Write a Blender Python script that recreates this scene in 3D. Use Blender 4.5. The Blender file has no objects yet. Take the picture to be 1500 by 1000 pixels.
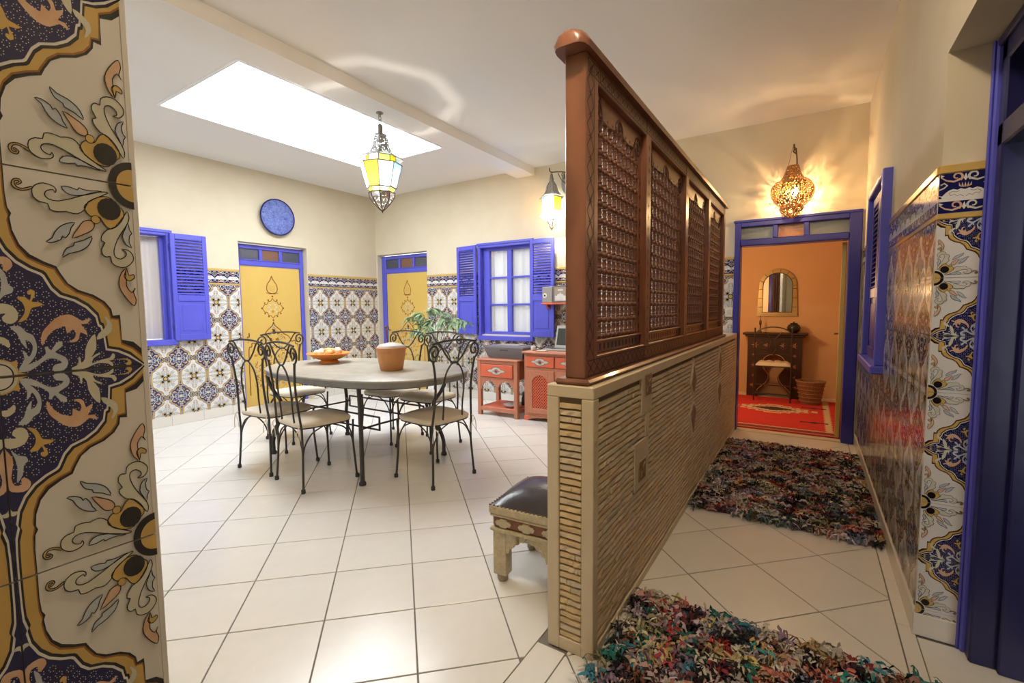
import bpy, bmesh, math, random
from mathutils import Matrix, Vector
random.seed(7)
PI = math.pi
SC = bpy.context.scene
COL = SC.collection
R = math.radians

# ------------------------------------------------------------------ camera
FPX = 680.38
yaw, pitch, roll = -0.5709, 0.0726, -0.0088
fw = Vector((math.sin(yaw)*math.cos(pitch), math.cos(yaw)*math.cos(pitch), -math.sin(pitch)))
rt = Vector((math.cos(yaw), -math.sin(yaw), 0)); up = rt.cross(fw)
rt2 = rt*math.cos(roll) + up*math.sin(roll); up2 = up*math.cos(roll) - rt*math.sin(roll)
cam = bpy.data.objects.new('camera', bpy.data.cameras.new('camera'))
cam.data.sensor_width = 36; cam.data.lens = 36*FPX/1500; cam.data.clip_start = .02
cam.matrix_world = Matrix(((rt2.x, up2.x, -fw.x, 0), (rt2.y, up2.y, -fw.y, 0), (rt2.z, up2.z, -fw.z, 1.3), (0, 0, 0, 1)))
COL.objects.link(cam); SC.camera = cam

# ------------------------------------------------------------------ world, light, exposure
w = bpy.data.worlds.new('world'); SC.world = w; w.use_nodes = True
bg = w.node_tree.nodes['Background']; bg.inputs[0].default_value = (.93, .96, 1, 1); bg.inputs[1].default_value = WORLD = 2.0
SC.view_settings.view_transform = 'Standard'; SC.view_settings.look = 'None'; SC.view_settings.gamma = 1
SC.view_settings.use_curve_mapping = False; SC.view_settings.exposure = 0.4

def area(name, loc, rot, sx, sy, watt, col):
    l = bpy.data.lights.new(name, 'AREA'); l.shape = 'RECTANGLE'; l.size = sx; l.size_y = sy; l.energy = watt; l.color = col
    o = bpy.data.objects.new(name, l); o.location = loc; o.rotation_euler = rot; COL.objects.link(o); return o
def point(name, loc, watt, col, r=.04):
    l = bpy.data.lights.new(name, 'POINT'); l.energy = watt; l.color = col; l.shadow_soft_size = r
    o = bpy.data.objects.new(name, l); o.location = loc; COL.objects.link(o); return o
# added unseen fill light for the corridor, then the far room's lamp
point('corridor_fill_light', (-.40, .78, 2.98), 43, (1, .80, .56), .08)  # fill added to brighten the corridor, no fitting behind it
point('far_room_lamp', (-.95, 6.2, 1.5), 26, (1, .62, .30), .12)

# ------------------------------------------------------------------ mesh helpers
class MB:
    def __init__(s): s.v = []; s.f = []; s.m = []; s.M = None
    def add(s, vs, fs, m=0):
        o = len(s.v)
        for p in vs:
            p = Vector(p); s.v.append(tuple(s.M @ p if s.M is not None else p))
        for f in fs: s.f.append([i+o for i in f]); s.m.append(m)
        return s
    def box(s, x0, y0, z0, x1, y1, z1, m=0):
        return s.add([(x0,y0,z0),(x1,y0,z0),(x1,y1,z0),(x0,y1,z0),(x0,y0,z1),(x1,y0,z1),(x1,y1,z1),(x0,y1,z1)],
                     [(3,2,1,0),(4,5,6,7),(0,1,5,4),(1,2,6,5),(2,3,7,6),(3,0,4,7)], m)
    def cbox(s, x0, y0, z0, x1, y1, z1, c=.004, m=0):
        lo = (min(x0,x1), min(y0,y1), min(z0,z1)); hi = (max(x0,x1), max(y0,y1), max(z0,z1))
        c = min(c, *[(hi[k]-lo[k])*.45 for k in range(3)])
        vs = []; ix = {}
        for sx in (0,1):
            for sy in (0,1):
                for sz in (0,1):
                    S = (sx,sy,sz)
                    for a in range(3):
                        p = []
                        for k in range(3):
                            e = hi[k] if S[k] else lo[k]
                            if k != a: e += -c if S[k] else c
                            p.append(e)
                        ix[S,a] = len(vs); vs.append(p)
        fs = []
        for a in range(3):
            b, d = (a+1)%3, (a+2)%3
            for t in (0,1):
                q = []
                for (i,j) in ((0,0),(1,0),(1,1),(0,1)):
                    S = [0,0,0]; S[a]=t; S[b]=i; S[d]=j; q.append(ix[tuple(S),a])
                fs.append(q if t else q[::-1])
            for i in (0,1):
                for j in (0,1):
                    S0=[0,0,0]; S1=[0,0,0]; S0[b]=S1[b]=i; S0[d]=S1[d]=j; S1[a]=1
                    q=[ix[tuple(S0),b],ix[tuple(S1),b],ix[tuple(S1),d],ix[tuple(S0),d]]
                    fs.append(q if (i+j)%2 else q[::-1])
        for S in [(x,y,z) for x in (0,1) for y in (0,1) for z in (0,1)]:
            fs.append([ix[S,0],ix[S,1],ix[S,2]])
        return s.add(vs, fs, m)
    def prism(s, poly, h0, h1, ax='z', m=0):
        mp = {'z': lambda a,b,h:(a,b,h), 'y': lambda a,b,h:(a,h,b), 'x': lambda a,b,h:(h,a,b)}[ax]
        n = len(poly)
        vs = [mp(a,b,h0) for a,b in poly] + [mp(a,b,h1) for a,b in poly]
        fs = [list(range(n))[::-1], list(range(n,2*n))] + [(i,(i+1)%n,n+(i+1)%n,n+i) for i in range(n)]
        return s.add(vs, fs, m)
    def tube(s, pts, r, n=8, closed=False, m=0):
        pts = [Vector(p) for p in pts]; N = len(pts)
        rs = r if isinstance(r, (list, tuple)) else [r]*N
        def tan(i):
            a = pts[(i-1)%N] if (closed or i>0) else pts[i]; b = pts[(i+1)%N] if (closed or i<N-1) else pts[i]
            t = b-a
            return t.normalized() if t.length > 1e-9 else Vector((0,0,1))
        t0 = tan(0); u = t0.orthogonal().normalized(); vs = []; fs = []
        for i in range(N):
            t = tan(i); u = (u - t*u.dot(t))
            u = u.normalized() if u.length > 1e-6 else t.orthogonal().normalized()
            v = t.cross(u)
            for k in range(n):
                a = 2*PI*k/n; vs.append(pts[i] + (u*math.cos(a)+v*math.sin(a))*rs[i])
        for i in range(N if closed else N-1):
            j = (i+1)%N
            for k in range(n): fs.append((i*n+k, i*n+(k+1)%n, j*n+(k+1)%n, j*n+k))
        if not closed: fs.append(list(range(n))[::-1]); fs.append([(N-1)*n+k for k in range(n)])
        return s.add(vs, fs, m)
    def lathe(s, prof, n=16, c=(0,0,0), m=0, a0=0, sx=1, sy=1):
        vs = []; fs = []; N = len(prof)
        for r, z in prof:
            for k in range(n):
                a = a0+2*PI*k/n; vs.append((c[0]+r*math.cos(a)*sx, c[1]+r*math.sin(a)*sy, c[2]+z))
        for i in range(N-1):
            for k in range(n): fs.append((i*n+k, i*n+(k+1)%n, (i+1)*n+(k+1)%n, (i+1)*n+k))
        if prof[0][0] > 1e-5: fs.append(list(range(n))[::-1])
        if prof[-1][0] > 1e-5: fs.append([(N-1)*n+k for k in range(n)])
        return s.add(vs, fs, m)
    def poly(s, pts, m=0): return s.add(pts, [list(range(len(pts)))], m)
    def mesh(s, name, mats, recalc=True, sharp=35):
        me = bpy.data.meshes.new(name); me.from_pydata(s.v, [], s.f)
        for mt in (mats if isinstance(mats, (list, tuple)) else [mats]): me.materials.append(MAT[mt] if isinstance(mt, str) else mt)
        if any(s.m): me.polygons.foreach_set('material_index', s.m)
        if recalc:
            bm = bmesh.new(); bm.from_mesh(me)
            bmesh.ops.remove_doubles(bm, verts=bm.verts, dist=1e-6)
            bmesh.ops.recalc_face_normals(bm, faces=bm.faces); bm.to_mesh(me); bm.free()
        if sharp:
            me.polygons.foreach_set('use_smooth', [True]*len(me.polygons)); me.set_sharp_from_angle(angle=R(sharp))
        me.update(); return me
    def build(s, name, mats, parent=None, loc=None, rot=None, **k):
        return link(name, s.mesh(name, mats, **k), parent, loc, rot)

def link(name, me, parent=None, loc=None, rot=None):
    o = bpy.data.objects.new(name, me); COL.objects.link(o)
    if parent is not None: o.parent = parent
    if loc is not None: o.location = loc
    if rot is not None: o.rotation_euler = rot if isinstance(rot, (tuple, list)) else (0, 0, rot)
    return o
def thing(name, label, cat, loc=(0,0,0), rz=0, group=None, kind=None):
    o = link(name, None, None, loc, (0,0,rz)); return tag(o, label, cat, group, kind)
def tag(o, label, cat=None, group=None, kind=None):
    o['label'] = label
    if cat: o['category'] = cat
    if group: o['group'] = group
    if kind: o['kind'] = kind
    return o
def dup(root, loc, rz, label=None):
    r = root.copy(); COL.objects.link(r); r.location = loc; r.rotation_euler = (0,0,rz)
    if label: r['label'] = label
    for ch in list(root.children):
        c = ch.copy(); COL.objects.link(c); c.parent = r
        for g in ch.children:
            d = g.copy(); COL.objects.link(d); d.parent = c
    return r
def smooth_pts(pts, n=6, closed=False):
    """Catmull-Rom through 2D/3D points"""
    P = [Vector(p) for p in pts]; out = []; N = len(P)
    for i in range(N if closed else N-1):
        p0 = P[(i-1)%N] if closed or i > 0 else P[0]; p1 = P[i]; p2 = P[(i+1)%N]; p3 = P[(i+2)%N] if closed or i < N-2 else P[N-1]
        for k in range(n):
            t = k/n
            out.append(.5*((2*p1)+(p2-p0)*t+(2*p0-5*p1+4*p2-p3)*t*t+(3*p1-p0-3*p2+p3)*t*t*t))
    if not closed: out.append(P[-1])
    return out
def spiral(cx, cz, r0, r1, a0, turns, n=24):
    return [(cx+(r0+(r1-r0)*k/n)*math.cos(a0+turns*2*PI*k/n), cz+(r0+(r1-r0)*k/n)*math.sin(a0+turns*2*PI*k/n)) for k in range(n+1)]

# ------------------------------------------------------------------ materials
MAT = {}
def mat(name, col, rough=.5, metal=0., coat=0., spec=.5, noise=None, bump=None, trans=0., emit=None, alpha=1., sub=None, col2=None, mapping='Object', wave=None):
    """noise=(scale, amount) varies the colour towards col2; bump=(scale, strength)"""
    m = bpy.data.materials.new(name); m.use_nodes = True; nt = m.node_tree; b = nt.nodes['Principled BSDF']
    b.inputs['Base Color'].default_value = (*col, 1); b.inputs['Roughness'].default_value = rough; b.inputs['Metallic'].default_value = metal
    b.inputs['Coat Weight'].default_value = coat; b.inputs['Coat Roughness'].default_value = .08
    b.inputs['Specular IOR Level'].default_value = spec; b.inputs['Transmission Weight'].default_value = trans; b.inputs['Alpha'].default_value = alpha
    if emit: b.inputs['Emission Color'].default_value = (*emit[0], 1); b.inputs['Emission Strength'].default_value = emit[1]
    tc = nt.nodes.new('ShaderNodeTexCoord')
    if noise or wave:
        mx = nt.nodes.new('ShaderNodeMix'); mx.data_type = 'RGBA'
        mx.inputs[6].default_value = (*col, 1); mx.inputs[7].default_value = (*(col2 or [c*.6 for c in col]), 1)
        rmp = nt.nodes.new('ShaderNodeMapRange')
        if wave:
            n = nt.nodes.new('ShaderNodeTexWave'); n.inputs['Scale'].default_value = wave[0]; n.inputs['Distortion'].default_value = wave[2]; n.inputs['Detail'].default_value = 4
            n.bands_direction = wave[3]; nt.links.new(tc.outputs[mapping], n.inputs['Vector']); nt.links.new(n.outputs['Fac'], rmp.inputs[0])
            rmp.inputs[1].default_value = 0; rmp.inputs[2].default_value = 1; rmp.inputs[4].default_value = wave[1]
        else:
            n = nt.nodes.new('ShaderNodeTexNoise'); n.inputs['Scale'].default_value = noise[0]; n.inputs['Detail'].default_value = 6; n.inputs['Roughness'].default_value = .62
            if len(noise) > 2: n.inputs['Distortion'].default_value = noise[2]
            nt.links.new(tc.outputs[mapping], n.inputs['Vector']); nt.links.new(n.outputs['Fac'], rmp.inputs[0])
            rmp.inputs[1].default_value = .32; rmp.inputs[2].default_value = .70; rmp.inputs[4].default_value = noise[1]
        nt.links.new(rmp.outputs[0], mx.inputs[0]); nt.links.new(mx.outputs[2], b.inputs['Base Color'])
    if bump:
        n2 = nt.nodes.new('ShaderNodeTexNoise'); n2.inputs['Scale'].default_value = bump[0]; n2.inputs['Detail'].default_value = 5
        bp = nt.nodes.new('ShaderNodeBump'); bp.inputs['Strength'].default_value = bump[1]; bp.inputs['Distance'].default_value = .01
        nt.links.new(tc.outputs[mapping], n2.inputs['Vector']); nt.links.new(n2.outputs['Fac'], bp.inputs['Height']); nt.links.new(bp.outputs[0], b.inputs['Normal'])
    MAT[name] = m; return m
def glassy(name, col, fac=.5, rough=.15):
    """thin coloured lantern glass: transparent + translucent + a little gloss"""
    m = bpy.data.materials.new(name); m.use_nodes = True; nt = m.node_tree; nt.nodes.remove(nt.nodes['Principled BSDF'])
    o = nt.nodes['Material Output']; t = nt.nodes.new('ShaderNodeBsdfTransparent'); d = nt.nodes.new('ShaderNodeBsdfTranslucent'); g = nt.nodes.new('ShaderNodeBsdfGlossy')
    t.inputs[0].default_value = (*col,1); d.inputs[0].default_value = (*col,1); g.inputs['Roughness'].default_value = rough
    a = nt.nodes.new('ShaderNodeMixShader'); a.inputs[0].default_value = fac; b = nt.nodes.new('ShaderNodeMixShader'); b.inputs[0].default_value = .06
    nt.links.new(t.outputs[0], a.inputs[1]); nt.links.new(d.outputs[0], a.inputs[2]); nt.links.new(a.outputs[0], b.inputs[1]); nt.links.new(g.outputs[0], b.inputs[2]); nt.links.new(b.outputs[0], o.inputs[0])
    MAT[name] = m
def pierced(name, col, scale, thr, rough=.35):
    """sheet metal punched with a fine pattern of holes"""
    m = mat(name, col, rough, .9); nt = m.node_tree; b = nt.nodes['Principled BSDF']; tc = nt.nodes.new('ShaderNodeTexCoord')
    v = nt.nodes.new('ShaderNodeTexVoronoi'); v.feature = 'DISTANCE_TO_EDGE'; v.inputs['Scale'].default_value = scale
    l = nt.nodes.new('ShaderNodeMath'); l.operation = 'LESS_THAN'; l.inputs[1].default_value = thr
    nt.links.new(tc.outputs['Object'], v.inputs['Vector']); nt.links.new(v.outputs['Distance'], l.inputs[0]); nt.links.new(l.outputs[0], b.inputs['Alpha'])

mat('plaster', (.68,.61,.46), .82, noise=(1.6,.6), col2=(.57,.49,.345), bump=(9,.12))
mat('ceiling_white', (.80,.785,.76), .85, noise=(.9,.3), col2=(.72,.70,.67))
mat('orange_plaster', (.72,.46,.26), .8, noise=(1.5,.5), col2=(.66,.40,.17), bump=(9,.1))
mat('white_paint', (.86,.86,.86), .7)
mat('blue_paint', (.10,.105,.60), .38, noise=(6,.35), col2=(.065,.07,.46), bump=(14,.08))
mat('blue_weathered', (.13,.16,.52), .5, noise=(5,.6), col2=(.075,.085,.56))
mat('blue_paint_shaded', (.012,.012,.075), .3, noise=(7,.4), col2=(.02,.02,.12), bump=(14,.1))  # frame blue darkened, the shade on the inner jamb put into its colour
mat('dark_blue_paint', (.035,.035,.30), .3, noise=(7,.4), col2=(.025,.025,.2), bump=(14,.1))
mat('yellow_paint', (.66,.45,.12), .42, noise=(2.5,.5), col2=(.60,.37,.07))
mat('motif_brown', (.22,.08,.02), .5)
mat('motif_grey', (.52,.52,.42), .5)
mat('motif_orange', (.62,.24,.03), .5)
mat('floor_tile', (.80,.775,.73), .2, spec=.5, noise=(3.2,.5,1.5), col2=(.70,.675,.63))
mat('grout', (.20,.185,.165), .9)
mat('skirting_tile', (.74,.71,.65), .25, noise=(4,.4), col2=(.66,.62,.55))
mat('grout_light', (.62,.57,.46), .85)
mat('glaze_cream', (.70,.69,.68), .1, noise=(6,.35), col2=(.60,.595,.59))
mat('glaze_navy', (.012,.013,.085), .12)
mat('glaze_black', (.014,.012,.016), .12)
mat('glaze_gold', (.58,.40,.13), .12, noise=(14,.4), col2=(.50,.31,.08))
mat('glaze_brown', (.28,.12,.03), .14)
mat('glaze_white', (.70,.70,.68), .12)
mat('glaze_blue', (.40,.46,.56), .12, noise=(40,.6), col2=(.60,.62,.64))
mat('glaze_orange', (.60,.34,.20), .12, noise=(40,.7), col2=(.68,.56,.46))
mat('glaze_sage', (.56,.56,.46), .12, noise=(40,.6), col2=(.66,.65,.60))
TILEM = ['glaze_cream','glaze_navy','glaze_black','glaze_gold','glaze_white','glaze_blue','glaze_orange','glaze_sage','glaze_brown']
mat('stone', (.76,.62,.43), .7, noise=(7,.6), col2=(.62,.47,.29), bump=(26,.35))
mat('stone_smooth', (.68,.59,.43), .45, noise=(5,.55), col2=(.56,.44,.28), bump=(18,.1))
mat('stone_gold', (.76,.58,.34), .7, noise=(10,.6), col2=(.52,.37,.20), bump=(26,.35))
mat('stone_grey', (.70,.60,.45), .7, noise=(9,.6), col2=(.48,.39,.27), bump=(26,.35))
mat('stone_joint', (.17,.12,.075), .9)
mat('carved_brown', (.36,.22,.13), .7, noise=(30,.8), col2=(.20,.11,.06), bump=(60,.8))
mat('wood', (.23,.088,.046), .32, coat=.25, wave=(2.2,.8,7,'X'), col2=(.13,.046,.024), bump=(30,.06))
mat('wood_groove', (.05,.018,.010), .6)
mat('wood_dark', (.19,.068,.036), .42, coat=.12, noise=(9,.6), col2=(.09,.03,.016))
mat('iron', (.045,.042,.038), .45, metal=.5, noise=(20,.5), col2=(.08,.07,.06))
mat('rubber', (.03,.03,.03), .7)
mat('cushion', (.66,.57,.44), .9, noise=(7,.5), col2=(.58,.49,.37), bump=(120,.25))
mat('table_stone', (.44,.395,.315), .35, noise=(6,.8,.6), col2=(.27,.24,.20), bump=(40,.1))
mat('table_edge', (.20,.19,.175), .5, noise=(16,.5), col2=(.12,.115,.11))
mat('terracotta', (.62,.27,.09), .55, noise=(7,.7), col2=(.38,.17,.07), bump=(30,.15))
mat('lid_grey', (.55,.50,.46), .5, noise=(9,.5), col2=(.40,.34,.30))
mat('orange_glaze', (.80,.27,.05), .25, noise=(9,.4), col2=(.62,.20,.05))
mat('bread', (.72,.44,.15), .7, noise=(30,.6), col2=(.80,.62,.35), bump=(50,.3))
mat('pale_fruit', (.80,.74,.52), .5, noise=(20,.5), col2=(.72,.55,.30))
mat('pink_fruit', (.78,.38,.25), .5, noise=(20,.5), col2=(.82,.60,.45))
mat('leaf', (.20,.33,.15), .45, noise=(9,.7), col2=(.38,.48,.30))
mat('stem', (.14,.14,.05), .6)
mat('vase_white', (.72,.72,.70), .2, noise=(12,.5), col2=(.45,.45,.50))
mat('red_paint', (.66,.13,.055), .4, noise=(5,.4), col2=(.55,.10,.05))
mat('red_ornament', (.62,.20,.10), .45, noise=(110,.9), col2=(.30,.17,.11), bump=(120,.1))
mat('orna_line', (.07,.05,.06), .5)
mat('orna_grey', (.55,.53,.45), .5, noise=(90,.7), col2=(.30,.42,.40))
mat('hole_dark', (.05,.02,.015), .9)
mat('grey_plastic', (.13,.12,.125), .35, noise=(8,.3), col2=(.17,.15,.15))
mat('grey_plastic_light', (.30,.28,.26), .4)
mat('black_plastic', (.02,.02,.022), .3)
mat('laptop_grey', (.36,.36,.32), .4)
mat('screen_glass', (.05,.055,.05), .1)
mat('leather', (.035,.03,.033), .24, noise=(12,.5), col2=(.06,.04,.045), bump=(60,.12))
mat('bone_inlay', (.56,.48,.32), .4, noise=(60,.7), col2=(.34,.27,.16), bump=(85,.5))
mat('bone_plain', (.60,.52,.36), .4, noise=(30,.5), col2=(.45,.37,.24))
mat('stool_wood', (.22,.085,.04), .4, noise=(14,.6), col2=(.13,.05,.025))
mat('stool_side', (.34,.28,.20), .5)
mat('silver', (.26,.245,.225), .4, metal=.6, noise=(30,.5), col2=(.16,.15,.13))
mat('brass', (.50,.30,.14), .3, metal=.9)
mat('dark_brass', (.14,.09,.05), .4, metal=.8)
pierced('pierced_silver', (.40,.385,.36), 60, .19)
pierced('pierced_brass', (.36,.20,.08), 62, .17)
mat('bulb', (1,1,1), .4, emit=((1,.92,.8), 8))
mat('bulb_warm', (1,.9,.7), .4, emit=((1,.72,.38), 30))
glassy('glass_clear', (.72,.77,.79)); glassy('glass_yellow', (.80,.56,.08)); glassy('glass_blue', (.30,.50,.72)); glassy('glass_green', (.52,.68,.28)); glassy('glass_frost', (.80,.80,.80), .8)
mat('glass_pane', (.06,.07,.10), .08, noise=(40,.5), col2=(.12,.12,.14), bump=(60,.2))
mat('glass_pane_orange', (.50,.20,.07), .12, bump=(60,.25))
mat('glass_pane_brown', (.20,.10,.06), .12, bump=(60,.25))
mat('glass_pane_grey', (.26,.29,.27), .12, bump=(60,.25))
mat('window_glass', (.9,.95,1), .03, alpha=.18)
mat('curtain', (.88,.86,.80), .9)
mat('curtain_beige', (.56,.44,.35), .9)
mat('plate_blue', (.025,.035,.26), .35, spec=.3, noise=(30,.9,1.2), col2=(.17,.22,.50))
mat('plate_pale', (.22,.28,.58), .35, spec=.3, noise=(30,.9,1), col2=(.04,.06,.32))
mat('plate_dark', (.015,.02,.13), .35, spec=.3, noise=(40,.8,1), col2=(.22,.28,.52))
mat('mirror', (.95,.95,.95), .01, metal=1)
mat('bone_frame', (.46,.33,.12), .35, metal=.35, noise=(30,.5), col2=(.30,.20,.08))
mat('ornate_dark', (.045,.022,.014), .35)
mat('ornate_red', (.42,.09,.04), .45); mat('ornate_ochre', (.50,.32,.12), .45)
mat('basket', (.34,.20,.10), .8, noise=(40,.7), col2=(.18,.10,.05), bump=(80,.5))
mat('carpet_red', (.62,.035,.03), .95, noise=(14,.5), col2=(.45,.02,.02), bump=(160,.4))
mat('carpet_cream', (.62,.50,.34), .95, bump=(160,.4)); mat('carpet_dark', (.06,.025,.04), .95, bump=(160,.4)); mat('carpet_maroon', (.25,.03,.03), .95, bump=(160,.4))
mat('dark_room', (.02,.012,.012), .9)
mat('switch_white', (.75,.70,.60), .4)
mat('rug_base', (.08,.06,.05), .95)
mat('fringe', (.62,.50,.28), .95)
def sky_sheet():
    m = bpy.data.materials.new('skylight_sheet'); m.use_nodes = True; nt = m.node_tree; b = nt.nodes['Principled BSDF']
    b.inputs['Base Color'].default_value = (.9,.9,.9,1); b.inputs['Emission Color'].default_value = (.88,.94,1,1); b.inputs['Emission Strength'].default_value = 11.5
    MAT['skylight_sheet'] = m
sky_sheet()

# ------------------------------------------------------------------ room constants (metres)
XL, YB, ZC = -6.06, 5.31, 3.09          # left wall, back wall, ceiling
XR, YJ = .39, 2.331                     # corridor's right wall, its near corner
HX0, HX1, HY0, HZ = -.818, -.631, 1.511, 1.017   # half wall
Z0, Z1, ZT = .11, 1.61, 1.81            # skirting top, tile top, border top
TW, TH = .1425, (1.61-.11)/7

# ------------------------------------------------------------------ floor with diagonal tiles
def clip_poly(poly, a, b, c):            # keep a*x+b*y<=c
    out = []
    for i in range(len(poly)):
        p, q = poly[i], poly[(i+1)%len(poly)]; dp = a*p[0]+b*p[1]-c; dq = a*q[0]+b*q[1]-c
        if dp <= 0: out.append(p)
        if (dp < 0 < dq) or (dq < 0 < dp):
            t = dp/(dp-dq); out.append((p[0]+(q[0]-p[0])*t, p[1]+(q[1]-p[1])*t))
    return out
def clip_rect(poly, x0, x1, y0, y1):
    for a, b, c in ((-1,0,-x0),(1,0,x1),(0,-1,-y0),(0,1,y1)):
        if len(poly) > 2: poly = clip_poly(poly, a, b, c)
    return poly
def parea(p): return abs(sum(p[i][0]*p[(i+1)%len(p)][1]-p[(i+1)%len(p)][0]*p[i][1] for i in range(len(p))))/2 if len(p) > 2 else 0
floor = MB().box(XL-.3, -2.5, -.08, 2.2, YB+.25, -.004).build('floor', 'grout')
tag(floor, 'floor of glossy off-white tiles laid diagonally', 'floor', kind='structure')
def tile_slab(poly):
    """tile with a tiny chamfered rim"""
    cx = sum(p[0] for p in poly)/len(poly); cy = sum(p[1] for p in poly)/len(poly); n = len(poly)
    m = MB(); ins = [(x+(cx-x)*.008, y+(cy-y)*.008) for x, y in poly]
    vs = [(x-cx,y-cy,-.006) for x,y in poly]+[(x-cx,y-cy,-.0012) for x,y in poly]+[(x-cx,y-cy,0) for x,y in ins]
    fs = [list(range(2*n,3*n))]+[(i,(i+1)%n,n+(i+1)%n,n+i) for i in range(n)]+[(n+i,n+(i+1)%n,2*n+(i+1)%n,2*n+i) for i in range(n)]
    m.add(vs, fs); return m.mesh('tile', 'floor_tile', sharp=0), (cx, cy)
fullmesh = {}
def lay_tiles(ax, ay, dx, dy, rect, key):
    x0, x1, y0, y1 = rect; g = .0030
    for i in range(-30, 31):
        for j in range(-30, 31):
            cx = ax + (i-j)*dx; cy = ay + (i+j+1)*dy
            if cx < x0-dx or cx > x1+dx or cy < y0-dy or cy > y1+dy: continue
            k = 1-g*1.41/dx
            poly = [(cx,cy-dy*k),(cx+dx*k,cy),(cx,cy+dy*k),(cx-dx*k,cy)]
            c = clip_rect(poly, x0+g, x1-g, y0+g, y1-g)
            if parea(c) < .002: continue
            if len(c) == 4 and abs(parea(c)-parea(poly)) < 1e-6:
                if key not in fullmesh: fullmesh[key] = tile_slab([(x-cx, y-cy) for x, y in poly])[0]
                me, ce = fullmesh[key], (cx, cy)
            else: me, ce = tile_slab(c)
            link('tile', me, floor, (ce[0], ce[1], 0))
lay_tiles(-1.14, 1.133, .267, .2555, (XL, -.857, .55, YB), 'room')
lay_tiles(-.461, 2.289+.0, .267, .265, (-.735, .335, .9, YB+.02), 'corridor')
def strip_tiles(x0, x1, y0, y1, L):
    y = y0
    while y < y1-.02:
        e = min(y+L, y1); me, ce = tile_slab([(x0+.002,y+.002),(x1-.002,y+.002),(x1-.002,e-.002),(x0+.002,e-.002)])
        link('tile', me, floor, (ce[0], ce[1], 0)); y = e
strip_tiles(-.857, -.735, .9, HY0-.01, .3)
strip_tiles(.335, XR, 2.0, YB+.02, .37)
strip_tiles(XR, .74, 1.2, 2.33, .37)
strip_tiles(.335, XR, 1.2, 2.0, .37)

# ------------------------------------------------------------------ walls, ceiling, beam, roof light
def wall_with_holes(name, label, axis, p0, p1, a0, a1, z0, z1, holes, mtl='plaster'):
    """slab between p0 and p1 across `axis`; holes = (a0,a1,z0,z1) cut out"""
    A = sorted({a0, a1, *[h[0] for h in holes], *[h[1] for h in holes]}); Z = sorted({z0, z1, *[h[2] for h in holes], *[h[3] for h in holes]})
    A = [a for a in A if a0 <= a <= a1]; Z = [z for z in Z if z0 <= z <= z1]
    bm = bmesh.new(); cell = {}
    def inside(a, z): return any(h[0] < a < h[1] and h[2] < z < h[3] for h in holes)
    def P(p, a, z): return (p, a, z) if axis == 'x' else (a, p, z)
    for i in range(len(A)-1):
        for j in range(len(Z)-1): cell[i,j] = not inside((A[i]+A[i+1])/2, (Z[j]+Z[j+1])/2)
    vs = {}
    def V(p, a, z):
        k = (round(p,5), round(a,5), round(z,5))
        if k not in vs: vs[k] = bm.verts.new(P(p,a,z))
        return vs[k]
    for (i,j), s in cell.items():
        if not s: continue
        a, b, c, d = A[i], A[i+1], Z[j], Z[j+1]
        for p in (p0, p1): bm.faces.new([V(p,a,c),V(p,b,c),V(p,b,d),V(p,a,d)])
        for (di,dj,q) in ((-1,0,((a,c),(a,d))),(1,0,((b,c),(b,d))),(0,-1,((a,c),(b,c))),(0,1,((a,d),(b,d)))):
            if not cell.get((i+di,j+dj), False):
                (a_,z_),(b_,y_) = q; bm.faces.new([V(p0,a_,z_),V(p0,b_,y_),V(p1,b_,y_),V(p1,a_,z_)])
    bmesh.ops.recalc_face_normals(bm, faces=bm.faces)
    me = bpy.data.meshes.new(name); bm.to_mesh(me); bm.free(); me.materials.append(MAT[mtl])
    o = link(name, me); tag(o, label, 'wall', kind='structure'); return o
D1 = (3.106, 4.05, 0, 2.165); W1 = (1.45, 2.33, .97, 2.14)
wall_left = wall_with_holes('wall_left', 'cream plaster wall with patterned tile wainscot, blue window and yellow door', 'x', XL, XL-.26, -2.5, YB+.2, -.05, ZC+.01, [D1, W1])
D2 = (-6.03, -4.937, 0, 2.175); W2 = (-3.92, -3.10, .93, 2.15); D3 = (-.676, .372, 0, 2.152)
wall_back = wall_with_holes('wall_back', 'cream plaster end wall with patterned tile wainscot, blue window and doorway', 'y', YB, YB+.16, XL-.26, 1.4, -.05, ZC+.01, [(D2[0],D2[1],0,D2[3]), W2, D3])
W3 = (3.66, 4.44, .93, 2.10)
wall_right = wall_with_holes('wall_right', 'cream plaster corridor wall above glossy patterned tiles', 'x', XR, XR+.45, YJ, YB+.1, -.05, ZC+.01, [W3])
bm_ = MB().box(XR, -.9, 2.205, XR+.45, YJ, ZC+.01)
o = bm_.build('trim_1', 'plaster'); tag(o, 'plain plaster lintel over the dark blue doorway', 'lintel', kind='structure')
tag(MB().box(XR, -2.5, -.05, XR+.45, 1.17, ZC+.01).build('wall_right_added', 'plaster'), 'unseen plaster wall added on the near side of the dark blue door against world light', 'wall', kind='structure')  # added out of view so less world light reaches door frame and pier
tag(MB().box(-3.4, -2.65, -.05, 1.6, -2.5, ZC+.01).build('wall_rear_added', 'plaster'), 'unseen plaster wall added behind the viewer to shut out world light', 'wall', kind='structure')  # added out of view to close the opening that let world light in
# foreground pier
PX, PY = -.691, .235
wall_fore = MB().box(-3.3, -2.5, -.05, PX-.006, PY-.002, ZC+.01).build('wall_front', 'plaster')
tag(wall_fore, 'tiled wall end close to the viewer with large black, gold and white pattern', 'wall', kind='structure')
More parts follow.
